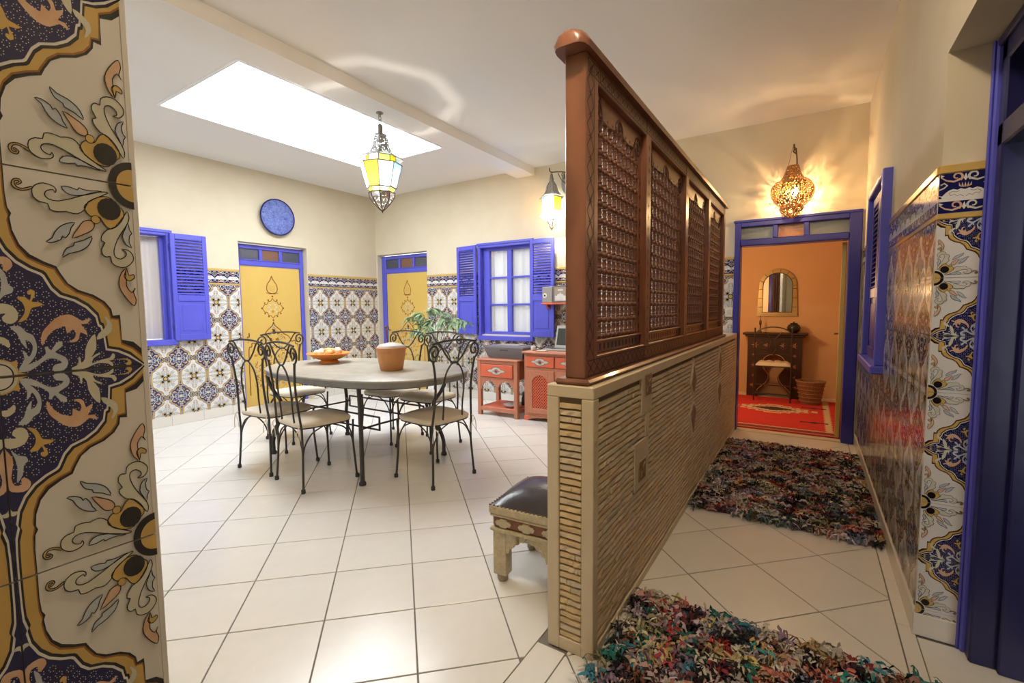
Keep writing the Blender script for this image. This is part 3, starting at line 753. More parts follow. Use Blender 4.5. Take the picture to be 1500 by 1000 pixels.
for k in range(3):
    for a, b in ((s0, mx-.038), (mx+.038, s1)): MB().box(a,.082,q0+.02+hz*k+(.013 if k else 0),b,.086,q0+.02+hz*(k+1)-(.013 if k<2 else 0)).build('pane', 'window_glass', w2)
curtain(w2, s0+.02, s0+.30, .03, q1+.02, .135, 'curtain', 3, .013, k0=.6)
curtain(w2, mx+.0, s1+.0, .03, q1+.02, .135, 'curtain', 3, .013, k0=2.)
MB().box(.02,.25,-.02,W2w-.02,.255,W2h).build('lining', 'curtain_beige', w2)
sl = shutter(w2, .385, 1.245); sl.location = (.0, -.045, .03); sl.rotation_euler = (0, 0, R(180-8)); 
sr = shutter(w2, .365, 1.25); sr.location = (W2w+.0, -.095, .02); sr.rotation_euler = (0, 0, R(-6))
# window in the corridor wall
w3 = thing('window_3', 'dark blue louvred window set in the tiled corridor wall', 'window', (XR, 4.48, .92), -PI/2, kind='structure')
f = MB(); w_, h_ = .86, 1.20
f.cbox(0,-.05,0,.04,.12,h_,.006); f.cbox(w_-.04,-.05,0,w_,.12,h_,.006); f.cbox(.04,-.05,h_-.04,w_-.04,.12,h_,.006)
f.build('frame', 'blue_paint', w3)
MB().cbox(-.02,-.07,-.05,w_+.02,.12,.0,.006).build('window_sill', 'blue_paint', w3)
for k in (0,1):
    s_ = shutter(w3, (w_-.10)/2-.004, h_-.06, mtl='dark_blue_paint'); s_.location = (.05+k*((w_-.10)/2)+.002, -.02, .005)
MB().box(.03,.10,0,w_-.03,.11,h_).build('backing', 'wood_dark', w3)

# ------------------------------------------------------------------ open doorway to the far room
d3 = thing('door_3', 'open doorway with dark blue frame and coloured transom panes', 'doorway', (D3[0], YB, 0), 0, kind='structure')
W = D3[1]-D3[0]; f = MB()
f.cbox(0,-.025,0,.055,.13,2.152,.006); f.cbox(W-.095,-.025,0,W,.13,2.152,.006); f.cbox(.055,-.025,2.09,W-.095,.13,2.152,.006)
f.cbox(.055,-.03,1.90,W-.095,.13,1.965,.008); f.cbox(-.01,-.035,2.135,W+.0,0,2.16,.005)
xs = [.055, .36, .62, W-.095]
for k in (1,2): f.cbox(xs[k]-.022,-.02,1.965,xs[k]+.022,.11,2.09,.005)
f.build('frame', 'dark_blue_paint', d3)
for k, mt in enumerate(('glass_pane_grey','glass_pane_orange','glass_pane_grey')):
    MB().box(xs[k]+(.022 if k else 0),.03,1.965,xs[k+1]-(.022 if k<2 else 0),.037,2.09).build('transom_pane', mt, d3)
lf = MB().cbox(0,0,.012,.90,.04,1.89,.004).build('leaf', 'yellow_paint', d3); lf.location = (W-.10, .13, 0); lf.rotation_euler = (0,0,R(87))
MB().tube([(.84,.04,.98),(.84,.08,.98),(.76,.08,.98)], .008, 8).build('handle', 'dark_brass', lf)

# ------------------------------------------------------------------ dark blue door beside the reveal
d4 = thing('door_4', 'dark blue door frame with transom at the corridor side', 'doorway', (.522, YJ-.002, 0), -PI/2, kind='structure')
# local x runs towards the viewer (-Y), local y into the wall (+X)
f = MB(); wd = 1.15
f.cbox(.04,.0,0,.095,.17,2.2,.006); f.cbox(.095,.07,0,.12,.16,1.86,.005)
f.cbox(wd-.09,0,0,wd,.17,2.2,.006); f.cbox(.04,0,2.11,wd-.09,.15,2.2,.006); f.cbox(.04,0,1.83,wd-.09,.15,1.91,.006); f.cbox(.04,-.012,2.17,wd,.02,2.2,.004)
f.cbox(.42,.02,1.91,.46,.13,2.11,.005)
f.build('frame', 'blue_paint_shaded', d4)  # shade of the jamb is in the colour, architrave keeps the plain blue
MB().cbox(0,-.012,0,.0395,.03,2.2,.005).cbox(.012,-.02,0,.028,-.012,2.2,.003).build('architrave', 'blue_paint', d4)
for a, b in ((.095,.42),(.46,wd-.09)): MB().box(a,.06,1.91,b,.066,2.11).build('transom_pane', 'glass_pane', d4)
# leaf swung inwards
lf = MB().cbox(0,0,.012,.85,.04,1.82,.004).build('leaf', 'yellow_paint', d4); lf.location = (.122, .155, 0); lf.rotation_euler = (0,0,R(83))
for z in (.22,.93,1.62): MB().tube([(.0,-.006,z-.045),(.0,-.006,z+.045)], .011, 8).build('hinge', 'blue_paint', lf)
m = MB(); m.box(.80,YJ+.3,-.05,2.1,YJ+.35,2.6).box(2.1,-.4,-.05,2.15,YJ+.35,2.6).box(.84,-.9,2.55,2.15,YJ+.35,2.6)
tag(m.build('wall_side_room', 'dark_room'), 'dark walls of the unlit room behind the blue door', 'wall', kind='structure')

# ------------------------------------------------------------------ half wall faced with stone strips
hw = MB().box(HX0+.014, HY0+.014, 0, HX1-.014, YB, HZ-.02).build('wall_divider', 'stone_joint')
tag(hw, 'low dividing wall faced with thin beige stone strips and smooth stone border', 'wall', kind='structure')
bw = .048
m = MB(); m.cbox(HX0,HY0,HZ-.045,HX1,YB-.002,HZ,.004); m.build('coping', 'stone_smooth', hw)
for (a,b,c,d) in ((HX0,HX0+bw,HY0,HY0+bw),(HX1-bw,HX1,HY0,HY0+bw)):
    MB().cbox(a,c,0,b,d,HZ-.0455,.003).build('corner_slab', 'stone_smooth', hw)
MB().cbox(HX0+bw,HY0,0,HX1-bw,HY0+.02,.05,.003).build('plinth_slab', 'stone_smooth', hw)
MB().cbox(HX1-.02,HY0+bw,0,HX1,YB-.002,.04,.003).build('plinth_slab', 'stone_smooth', hw)
MB().cbox(HX1-.02,YB-.07,.04,HX1,YB-.002,HZ-.0455,.003).build('end_slab', 'stone_smooth', hw)
MB().cbox(HX0,HY0+bw,0,HX0+.02,YB-.002,HZ-.0455,.003).build('back_slab', 'stone_smooth', hw)
RS = random.Random(11); mats_ = ['stone','stone_gold','stone_grey']
zs0, zs1 = .052, HZ-.062; nrow = 35; rh = (zs1-zs0)/nrow
def strip_brick(mb, x0, y0, z0, x1, y1, z1, r, axis):
    """rough split-faced strip"""
    n = 4; vs = []; fs = []
    L = (y1-y0) if axis == 'y' else (x1-x0)
    prof = []
    for i in range(n+1):
        t = i/n; a = r.uniform(-.0022,.0022); b = r.uniform(-.0022,.0022); o = r.uniform(-.003,.002); o2 = r.uniform(-.003,.002)
        for (dz, out) in ((z0+.0005,-.012),(z0+.001+abs(a)*.5,o),(z1-.001-abs(b)*.5,o2),(z1-.0005,-.012)):
            if axis == 'y': vs.append((x1+out, y0+L*t, dz))
            else: vs.append((x0+L*t, y0-out, dz))
    for i in range(n):
        for k in range(3): fs.append((i*4+k, (i+1)*4+k, (i+1)*4+k+1, i*4+k+1))
    fs.append([0,1,2,3]); e = n*4; fs.append([e+3,e+2,e+1,e])
    mb.add(vs, fs)
features = [(2.07,2.235,.80,1.0),(1.98,2.19,.47,.69),(2.13,2.20,.69,.80)]
def blocked(ya, yb, z):
    for (a,b,c,d) in features:
        if c < z < d and ya < b and yb > a: return (a, b)
    # kites
    for (cy, zc, hw_, up_, dn) in KITES:
        if zc-dn < z < zc+up_:
            k = (1-(z-zc)/up_) if z > zc else (1-(zc-z)/dn)
            a, b = cy-hw_*k-.008, cy+hw_*k+.008
            if ya < b and yb > a: return (a, b)
    return None
KITES = [(3.20,.80,.10,.16,.10),(3.20,.60,.11,.08,.20),(4.25,.80,.10,.16,.10),(4.25,.60,.11,.08,.20)]
bricks = []
for i in range(nrow):
    z0 = zs0+rh*i+.0020; z1 = zs0+rh*(i+1)-.0042; zc = (z0+z1)/2
    # end face
    x = HX0+bw+.003; xe = HX1-bw-.003
    cut = x+(xe-x)*RS.uniform(.25,.75) if RS.random() < .3 else None
    segs = [(x,cut-.001),(cut+.001,xe)] if cut else [(x,xe)]
    for a, b in segs: bricks.append((0, 'x', a, b, z0, z1))
    y = HY0+bw+.003; first = True
    while y < YB-.08:
        L = RS.choice((.06,.09,.12,.16,.20,.24))*RS.uniform(.8,1.2); e = min(y+L, YB-.075)
        bl = blocked(y, e, zc)
        if bl:
            if bl[0]-y > .02: bricks.append((y, 'y', y, bl[0]-.003, z0, z1))
            y = bl[1]+.003; continue
        if e-y > .012: bricks.append((y, 'y', y, e-.0012, z0, z1))
        y = e
bricks.sort(key=lambda b: (b[1] != 'x', b[0]/max(.02,(b[3]-b[2]))**.35))
rest = MB()
for k, (_, ax, a, b, z0, z1) in enumerate(bricks):
    mm = MB() if k < 295 else rest; base = len(rest.f)
    if ax == 'x': strip_brick(mm, a, HY0+.004, z0, b, HY0+.03, z1, RS, 'x')
    else: strip_brick(mm, HX1-.02, a, z0, HX1-.004, b, z1, RS, 'y')
    mi = RS.choice((0,0,0,0,1,2)) if ax == 'y' else RS.choice((0,1,1,2))
    if k < 295: mm.build('stone_strip', mats_[mi], hw, sharp=0)
    else:
        for q in range(base, len(rest.f)): rest.m[q] = mi
o = rest.build('stone_strips', mats_, hw, sharp=0); o['kind'] = 'stuff'
for (a,b,c,d) in features:
    MB().cbox(HX1-.02,a+.002,c,HX1-.001,b-.002,d,.003).build('inset_slab', 'stone_smooth', hw)
for (y0,y1,z0,z1) in ((2.11,2.21,.885,.985),(2.03,2.13,.505,.60)):
    q = MB(); q.cbox(HX1-.004,y0,z0,HX1+.004,y1,z1,.003)
    cy, cz = (y0+y1)/2, (z0+z1)/2
    for k in range(4):
        a = PI/4+k*PI/2; q.prism([(cy+.012*math.cos(a-.9),cz+.012*math.sin(a-.9)),(cy+.042*math.cos(a),cz+.042*math.sin(a)),(cy+.012*math.cos(a+.9),cz+.012*math.sin(a+.9))], HX1+.004, HX1+.008, 'x')
    q.build('carved_tile', 'carved_brown', hw)
for (cy, zc, w_, u_, d_) in KITES:
    MB().prism([(cy,zc-d_),(cy+w_,zc),(cy,zc+u_),(cy-w_,zc)], HX1-.02, HX1-.001, 'x').build('inset_slab', 'stone_smooth', hw)
    k = .68; MB().prism([(cy,zc-d_*k),(cy+w_*k,zc),(cy,zc+u_*k),(cy-w_*k,zc)], HX1-.004, HX1+.003, 'x').build('carved_kite', 'carved_brown', hw)

# ------------------------------------------------------------------ turned-wood lattice screen
SX0, SX1 = -.762, -.682; SY0, SY1 = 1.552, 4.70; SZ0, SZ1 = HZ, 2.185
scr = thing('wooden_screen', 'tall carved dark wood lattice screen standing on the low stone wall', 'screen', ((SX0+SX1)/2, SY0, HZ))
def L(x): return x-(SX0+SX1)/2
SXa, SXb = SX0-(SX0+SX1)/2, SX1-(SX0+SX1)/2
def ly(y): return y-SY0
def lz(z): return z-HZ
MB().cbox(SXa-.03,-.035,0,SXb+.03,ly(SY1)+.01,.022,.009).build('base_moulding', 'wood', scr)
# cap with rounded nose
c = MB(); prof = [(-.062,lz(SZ1)+.0),(-.066,lz(SZ1)+.02),(-.05,lz(SZ1)+.045),(-.02,lz(SZ1)+.058),(.02,lz(SZ1)+.058),(.05,lz(SZ1)+.045),(.066,lz(SZ1)+.02),(.062,lz(SZ1)+.0)]
nS = 8; vs = []; fs = []; NP = len(prof)
rings = []
for k in range(nS+1):
    a = PI/2*k/nS; rings.append((-.0-.055*math.cos(PI/2-a)*0 - .05*math.sin(a) , math.cos(a)*.0+1))
ys = [-.068,-.062,-.048,-.02,0.0, ly(SY1)+.02]; sc = [.45,.70,.90,1,1,1]
for y, s_ in zip(ys, sc):
    for (x, z) in prof: vs.append((x*s_, y, lz(SZ1)+(z-lz(SZ1))*(.5+.5*s_)))
for i in range(len(ys)-1):
    for k in range(NP): fs.append((i*NP+k, i*NP+(k+1)%NP, (i+1)*NP+(k+1)%NP, (i+1)*NP+k))
fs.append(list(range(NP))); fs.append([(len(ys)-1)*NP+k for k in range(NP)][::-1])
c.add(vs, fs); c.build('cap_rail', 'wood', scr)
stile = [(SY0,1.665),(2.27,2.345),(3.11,3.185),(3.885,3.96),(4.62,SY1)]
zb0, zb1 = lz(1.115), lz(2.115)
for k, (a,b) in enumerate(stile):
    MB().cbox(SXa,ly(a),.022,SXb,ly(b),lz(SZ1),.003).build('post' if k in (0,4) else 'stile', 'wood', scr)
for k in range(4):
    a, b = stile[k][1], stile[k+1][0]
    MB().cbox(SXa+.002,ly(a),.022,SXb-.002,ly(b),zb0,.003).build('bottom_rail', 'wood', scr)
    MB().cbox(SXa+.002,ly(a),zb1,SXb-.002,ly(b),lz(SZ1),.003).build('top_rail', 'wood', scr)
# incised ornament on frame faces (grooves filled dark, raised beads)
orn = MB(); xo = SXb+.0006
def seg(p, q, wd=.0045):
    d = Vector((q[0]-p[0], q[1]-p[1])); n = Vector((-d.y, d.x)).normalized()*wd/2
    orn.add([(xo,p[0]+n.x,p[1]+n.y),(xo,p[0]-n.x,p[1]-n.y),(xo,q[0]-n.x,q[1]-n.y),(xo,q[0]+n.x,q[1]+n.y)], [(0,1,2,3)])
y0, y1 = .012, ly(1.622); z = lz(1.12)
while z < lz(2.10):
    h = .075; ym = (y0+y1)/2
    seg((y0,z),(y1,z+h)); seg((y1,z),(y0,z+h)); seg((y0+.012,z+h/2),(y1-.012,z+h/2), .003); seg((ym,z+h/2-.012),(ym,z+h/2+.012), .003)
    z += h
seg((y1+.004,lz(1.10)),(y1+.004,lz(2.12)))
y = .02
while y < ly(SY1)-.06:                                  # top frieze of little squares
    z0, z1, wq = lz(2.125), lz(2.172), .055
    for p, q in (((y,z0),(y+wq,z0)),((y+wq,z0),(y+wq,z1)),((y+wq,z1),(y,z1)),((y,z1),(y,z0))): seg(p, q, .004)
    seg((y+.012,z0+.01),(y+wq-.012,z1-.01), .005); seg((y+.012,z1-.01),(y+wq-.012,z0+.01), .005)
    y += wq
y = .02
while y < ly(SY1)-.08:                                  # bottom frieze of crosses
    z0, z1, wq = lz(1.05), lz(1.098), .06
    seg((y,z0),(y+wq,z1)); seg((y+wq,z0),(y,z1)); seg((y+wq/2,z0),(y+wq/2,z1), .003)
    y += wq
seg((.02,lz(1.046)),(ly(SY1)-.02,lz(1.046))); seg((.02,lz(1.102)),(ly(SY1)-.02,lz(1.102)))
for (a,b) in stile[1:4]:
    yy = ly((a+b)/2); z = lz(1.13)
    while z < lz(2.08):
        for q in range(6):
            t = PI/3*q; seg((yy,z),(yy+.013*math.cos(t),z+.016*math.sin(t)), .003)
        z += .055
orn.build('incised_ornament', 'wood_groove', scr, recalc=False, sharp=0)
# panels
def arch_profile(w):
    """half-openings measured from the left edge: list of (y, z) over the opening, y in 0..w, z relative to shoulder 1.93"""
    u = [(0,-.02),(.012,.03),(.035,.06),(.06,.095),(.10,.10),(.17,.095),(.23,.10),(.255,.105),(.26,.135),(.285,.155),(.315,.165)]
    u = [(a/.315*w/2, b) for a, b in u]
    return u+[(w-a, b) for a, b in u[::-1][1:]]
PER = .066
spin_cache = {}
def spindle_mesh(n):
    if n not in spin_cache:
        prof = [(.0085,0)]
        for k in range(n):
            z = k*PER
            for r, dz in ((.0085,.004),(.0125,.008),(.0155,.016),(.0125,.024),(.0085,.028),(.0115,.032),(.0075,.037),(.011,.048),(.0075,.059),(.0115,.064)): prof.append((r, z+dz))
        spin_cache[n] = MB().lathe(prof+[(.0085,n*PER)], 10).mesh('spindle', 'wood_dark', sharp=60)
    return spin_cache[n]
for k in range(4):
    a, b = ly(stile[k][1]), ly(stile[k+1][0]); w_ = b-a; mg = .032
    zs = lz(1.93); prof = [(a+mg+x, zs+z) for x, z in arch_profile(w_-2*mg)]
    zl0 = lz(1.165)
    outer = [(a,zb1),(a,zl0-.05),(a+mg,zl0-.05)]
    poly = [(a,zb0),(b,zb0),(b,zb1),(a,zb1),(a,zb0+.0001),(a+mg,zl0)]
    # frame board with an arched opening: split in left strip, right strip, sill board, spandrel
    p = MB(); x0, x1 = -.012, .012
    p.cbox(x0,a,zb0,x1,a+mg,zs-.02,.003); p.cbox(x0,b-mg,zb0,x1,b,zs-.02,.003); p.cbox(x0,a+mg,zb0,x1,b-mg,zl0,.003)
    pr = [(a,zs-.02)]+prof+[(b,zs-.02)]
    for i in range(len(pr)-1):
        (ya,za),(yb,zb_) = pr[i], pr[i+1]
        if yb-ya < 1e-5: continue
        p.prism([(ya,za),(yb,zb_),(yb,zb1),(ya,zb1)], x0, x1, 'x')
    po = p.build('lattice_panel', 'wood', scr, sharp=25)
    # carved roundel and pierced slots
    q = MB()
    for (cy, cz, r) in ((a+.06,zb1-.07,.042),(b-.06,zb1-.07,.042)):
        q.tube([(x1+.001,cy+r*math.cos(t*PI/10),cz+r*math.sin(t*PI/10)) for t in range(20)], .002, 5, True)
        for t in range(3):
            an = t*PI/3; 
            q.tube([(x1+.001,cy+.014*math.sin(s*PI/5)*math.cos(an+PI/2)+(-r+2*r*s/10)*math.cos(an),cz+.014*math.sin(s*PI/5)*math.sin(an+PI/2)+(-r+2*r*s/10)*math.sin(an)) for s in range(11)], .0018, 5)
    z = zl0+.03
    while z < zs-.03:
        for yy in (a+mg/2, b-mg/2): q.cbox(x1-.002,yy-.006,z,x1+.001,yy+.006,z+.022,.002)
        z += .062
    yy = a+mg+.02
    while yy < b-mg-.02: q.cbox(x1-.002,yy-.007,zb0+.012,x1+.001,yy+.007,zl0-.012,.002); yy += .045
    q = q.build('carving', 'wood_groove', po); q['kind'] = 'stuff'
    q = MB(); q.cbox(x1-.001,a,zl0-.004,x1+.012,b,zl0+.006,.003); q.build('sill_bead', 'wood', po)
    n = 10; stp = (w_-2*mg)/n; pins = MB()
    def top_at(y):
        for i in range(len(prof)-1):
            if prof[i][0] <= y <= prof[i+1][0] and prof[i+1][0] > prof[i][0]:
                t = (y-prof[i][0])/(prof[i+1][0]-prof[i][0]); return prof[i][1]*(1-t)+prof[i+1][1]*t
        return zs
    tops = []
    for i in range(n):
        y = a+mg+stp*(i+.5); nn = int(math.ceil((top_at(y)-zl0)/PER)); nn = min(nn, int((zb1-zl0)/PER)); tops.append(nn)
        link('spindle', spindle_mesh(nn), po, (0, y, zl0))
    for i in range(-1, n):
        ya = a+mg+stp*(i+.5); yb = ya+stp
        nn = min(tops[max(0,i)], tops[min(n-1,i+1)])
        for r_ in range(nn):
            z = zl0+PER*r_+.016
            pins.tube([(0,max(a+mg-.002,ya),z),(0,(ya+yb)/2-.012,z),(0,(ya+yb)/2,z),(0,(ya+yb)/2+.012,z),(0,min(b-mg+.002,yb),z)], [.006,.0055,.0085,.0055,.006], 6)
    o = pins.build('cross_pins', 'wood_dark', po, sharp=60); o['kind'] = 'stuff'

# ------------------------------------------------------------------ dining table
TX, TY, TZ = -3.235, 2.66, .80
tb = thing('dining_table', 'oval dining table with mottled stone top and curved dark iron legs', 'table', (TX, TY, 0))
def sup(a, b, n=64, e=2.5):
    return [(a*math.copysign(abs(math.cos(t))**(2/e), math.cos(t)), b*math.copysign(abs(math.sin(t))**(2/e), math.sin(t))) for t in [2*PI*k/n for k in range(n)]]
m = MB(); N = 64
rings = [(sup(.955,.575), TZ-.062), (sup(.968,.588), TZ-.056), (sup(.972,.592), TZ-.018)]
vs = []; fs = []
for pts, z in rings: vs += [(x,y,z) for x,y in pts]
for i in range(len(rings)-1):
    for k in range(N): fs.append((i*N+k, i*N+(k+1)%N, (i+1)*N+(k+1)%N, (i+1)*N+k))
fs.append(list(range(N))[::-1]); fs.append([2*N+k for k in range(N)])
m.add(vs, fs); m.build('edge_band', 'table_edge', tb)
m = MB(); vs = []; fs = []
rings = [(sup(.973,.593), TZ-.018), (sup(.978,.598), TZ-.012), (sup(.976,.596), TZ-.005), (sup(.966,.586), TZ)]
for pts, z in rings: vs += [(x,y,z) for x,y in pts]
for i in range(len(rings)-1):
    for k in range(N): fs.append((i*N+k, i*N+(k+1)%N, (i+1)*N+(k+1)%N, (i+1)*N+k))
fs.append(list(range(N))[::-1]); fs.append([3*N+k for k in range(N)])
m.add(vs, fs); m.build('table_top', 'table_stone', tb)
legs = [(-2.745,2.215),(-2.70,3.07),(-4.05,2.30),(-4.00,3.06)]
for (x, y) in legs:
    x -= TX; y -= TY; sx = math.copysign(1, x); sy = math.copysign(1, y)
    pts = [(x,y,.0),(x,y,.05),(x-.005*sx,y,.14),(x-.03*sx,y-.03*sy,.26),(x-.07*sx,y-.05*sy,.37),(x-.06*sx,y-.05*sy,.48),(x+.0*sx,y-.02*sy,.58),(x+.04*sx,y,.68),(x+.04*sx,y,.75)]
    if (x, y) == (legs[0][0]-TX, legs[0][1]-TY):
        pts = [(x,y,0),(x-.002,y+.002,.2),(x-.012,y+.01,.42),(x-.02,y+.014,.6),(x-.03,y+.014,.75)]
    l = MB().tube(smooth_pts(pts, 5), .0165, 10).build('leg', 'iron', tb)
    MB().lathe([(.018,0),(.026,.004),(.026,.02),(.018,.035)], 12, (x,y,0)).build('foot', 'rubber', l)
st = MB()
a, b = .52, .36
for z in (.36,.46):
    st.tube([(-.53,-.23,z),(.445,-.23,z)], .008, 8); st.tube([(-.52,.25,z),(.455,.25,z)], .008, 8)
for (x, y) in ((-.53,-.23),(.445,-.23),(-.52,.25),(.455,.25)): st.tube([(x,y,.355),(x,y,.465)], .008, 8)
for z in (.41,): st.tube([(-.748,-.31,z),(-.748,-.255,z),(-.70,-.235,z),(-.535,-.23,z),(-.522,.25,z),(-.72,.36,z)], .008, 8); st.tube([(.455,-.43,z),(.445,-.23,z),(.455,.25,z),(.47,.37,z)], .008, 8)
st.build('stretcher', 'iron', tb)
MB().tube([(x*.9,y*.9,TZ-.07) for x,y in sup(.955,.575,40)], .011, 6, True).build('apron_ring', 'iron', tb)

# ------------------------------------------------------------------ wrought-iron chairs (front towards +y)
def make_chair():
    t = thing('dining_chair', '', 'chair', group='iron chairs around the table')
    w, d, hs = .40, .40, .455; r = .0085
    # seat ring
    seat_out = sup(w/2+.005, d/2+.005, 32, 5)
    MB().tube([(x,y,hs) for x,y in seat_out], .007, 6, True).build('seat_frame', 'iron', t)
    m = MB(); rings = [(.95,-.004),(1.03,.004),(1.05,.016),(1.02,.032),(.90,.042),(.5,.047),(.0,.048)]; vs=[]; fs=[]; n=32
    for s, z in rings: vs += [(x*s,y*s,hs+z+ (.006*math.sin(7*x+5*y) if s<1 else 0)) for x,y in seat_out]
    for i in range(len(rings)-1):
        for k in range(n): fs.append((i*n+k,i*n+(k+1)%n,(i+1)*n+(k+1)%n,(i+1)*n+k))
    fs.append(list(range(n))[::-1])
    cu = m.add(vs, fs).build('cushion', 'cushion', t, sharp=60)
    for sx in (-1,1):
        tie = MB()
        for q in range(2):
            x0 = sx*(w/2-.01); tie.tube(smooth_pts([(x0,-d/2-.012,hs+.02),(x0+sx*.015,-d/2-.028,hs),(x0+sx*(.03-.05*q),-d/2-.03,hs-.05),(x0+sx*(.035-.06*q),-d/2-.028,hs-.11)], 4), .003, 5)
        tie.build('tie', 'cushion', cu)
    # legs
    for sx in (-1,1):
        for sy in (-1,1):
            x, y = sx*w/2, sy*d/2
            l = MB().tube(smooth_pts([(x*1.07,y*1.06,.0),(x*1.02,y*1.02,.14),(x*.98,y*.98,.30),(x,y,hs)], 5), r, 8).build('leg', 'iron', t)
            MB().lathe([(.012,0),(.0155,.003),(.0145,.028),(.009,.032)], 10, (x*1.07,y*1.06,0)).build('foot', 'rubber', l)
    # arched braces below the seat
    br = MB()
    for (ax, s) in (('x',-1),('x',1),('y',-1),('y',1)):
        for e in (-1,1):
            pts = [(e*w/2*.985, .24),(e*w/2*.90, .33),(e*w/2*.62, .41),(e*w/2*.2, hs-.006)]
            br.tube(smooth_pts([(p, s*d/2*.985, z) if ax=='x' else (s*w/2*.985, p, z) for p, z in pts], 5), .0055, 6)
    br.build('brace', 'iron', t)
    # back: leaning plane
    def B(x, z): # z above seat
        k = z-hs; return (x, -d/2-.015*math.sin(k*3)-k*.05, hs+k*1.12)
    H = 1.0; bx = w/2
    bk = MB()
    for s in (-1,1):
        pts = [(s*bx,hs),(s*bx*.93,hs+.12),(s*bx*.90,hs+.25),(s*bx*.98,hs+.36),(s*bx*1.06,hs+.42)]
        MB().tube([B(p[0],p[1]) for p in smooth_pts(pts, 5)], r, 8).build('back_post', 'iron', t)
        # scroll at the top of the post
        sp = spiral(s*(bx+.0), hs+.475, .058, .012, (-PI/2 if s>0 else -PI/2), (1.45 if s>0 else -1.45), 30)
        bk.tube([B(p[0],p[1]) for p in sp], .0075, 7)
    # top bar and wave
    bk.tube([B(p[0],p[1]) for p in smooth_pts([(-bx-.02,hs+.53),(-bx*.5,hs+.545),(0,hs+.548),(bx*.5,hs+.545),(bx+.02,hs+.53)], 5)], .0075, 7)
    bk.tube([B(p[0],p[1]) for p in smooth_pts([(-bx-.0,hs+.533),(-bx*.75,hs+.525),(-bx*.48,hs+.46),(-bx*.2,hs+.41),(0,hs+.40),(bx*.2,hs+.41),(bx*.48,hs+.46),(bx*.75,hs+.525),(bx,hs+.533)], 5)], .0065, 7)
    bk.build('crest', 'iron', t)
    MB().tube([B(p[0],p[1]) for p in smooth_pts([(-bx*.50,hs),(-bx*.48,hs+.12),(-bx*.52,hs+.24),(-bx*.42,hs+.33),(-bx*.2,hs+.385),(0,hs+.398),(bx*.2,hs+.385),(bx*.42,hs+.33),(bx*.52,hs+.24),(bx*.48,hs+.12),(bx*.50,hs)], 5)], .0065, 7).build('back_loop', 'iron', t)
    return t
ch = make_chair()
CH = [((-3.735,2.165,0), R(3), 'iron scroll chair on the table side opposite the back wall, farther from the stool'),
      ((-3.165,2.13,0), R(-7.5), 'iron scroll chair on the table side opposite the back wall, nearer the stool'),
      ((-2.425,2.655,0), R(84), 'wrought-iron scroll chair with beige cushion at the table end facing the red cabinets'),
      ((-3.54,3.245,0), R(180), 'wrought-iron scroll chair behind the table, right behind the terracotta pot'),
      ((-3.03,3.235,0), R(181), 'wrought-iron scroll chair behind the table, in front of the leafy plant'),
      ((-4.37,2.76,0), R(-88), 'wrought-iron scroll chair at the table end in front of the yellow door below the plate')]
for i, (p, a, lb) in enumerate(CH):
    if i == 0: ch.location = p; ch.rotation_euler = (0,0,a); ch['label'] = lb
    else: dup(ch, p, a, lb)

# ------------------------------------------------------------------ things on the table
bw_ = thing('fruit_bowl', 'shallow orange glazed dish on a foot holding fruit and bread', 'bowl', (-3.80, 2.73, TZ))
MB().lathe([(.0,.0),(.085,.0),(.088,.012),(.07,.028),(.10,.036),(.155,.06),(.195,.088),(.20,.092),(.192,.094),(.15,.07),(.09,.048),(0,.044)], 28).build('dish', 'orange_glaze', bw_, sharp=50)
def blob(name, label, cat, p, rx, ry, rz, mtl, rot, sd, grp=None):
    r_ = random.Random(sd); m = MB(); n = 12; prof = [(math.sin(PI*k/8), -math.cos(PI*k/8)) for k in range(9)]
    vs = []; fs = []
    for (rr, z) in prof:
        for k in range(n):
            a = 2*PI*k/n; j = 1+.07*math.sin(3*a+sd)+.04*math.sin(5*a+z*4)
            vs.append((rx*rr*math.cos(a)*j, ry*rr*math.sin(a)*j, rz*z))
    for i in range(8):
        for k in range(n): fs.append((i*n+k,i*n+(k+1)%n,(i+1)*n+(k+1)%n,(i+1)*n+k))
    o = m.add(vs, fs).build(name, mtl, None, p, rot, sharp=80); tag(o, label, cat, grp); return o
bx0, by0, bz0 = -3.80, 2.73, TZ+.098
g_ = 'food in the orange dish'
for k, (dx,dy,dz,a,b,c,mt,nm,lb,ct) in enumerate([(-.115,.0,.004,.034,.030,.028,'pale_fruit','fruit','pale yellow fruit at the rim of the orange dish near the yellow door','fruit'),(-.06,-.085,.0,.032,.030,.028,'pale_fruit','fruit','small whitish fruit lying low in the orange dish','fruit'),
   (-.01,.02,.012,.066,.030,.030,'bread','bread_roll','golden elongated bread roll in the middle of the dish','bread'),(.075,-.055,.002,.038,.034,.030,'bread','bread_roll','round brown bread roll in the orange dish','bread'),
   (.085,.045,.006,.034,.034,.032,'pink_fruit','fruit','pinkish peach lying in the orange dish','fruit'),(.01,-.095,.0,.030,.030,.028,'pale_fruit','fruit','cream-coloured fruit on the open-floor side of the orange dish','fruit'),
   (-.03,.112,.008,.034,.034,.030,'pink_fruit','fruit','reddish fruit on the wall side of the orange dish','fruit'),(.135,-.005,.014,.026,.026,.025,'pale_fruit','fruit','small greenish yellow fruit at the rim of the dish near the pot','fruit')]):
    blob(nm, lb.replace(' right','') , ct, (bx0+dx,by0+dy,bz0+dz), a, b, c, mt, (0,R(10*(k%3)-10),R(40*k)), k, g_)
pt = thing('terracotta_pot', 'lidded terracotta pot standing on the oval table', 'pot', (-2.877, 2.65, TZ))
MB().lathe([(0,0),(.085,0),(.092,.01),(.105,.08),(.112,.14),(.112,.15),(.117,.155),(.118,.185),(.112,.19),(.10,.19),(.10,.17),(0,.17)], 28).build('body', 'terracotta', pt, sharp=50)
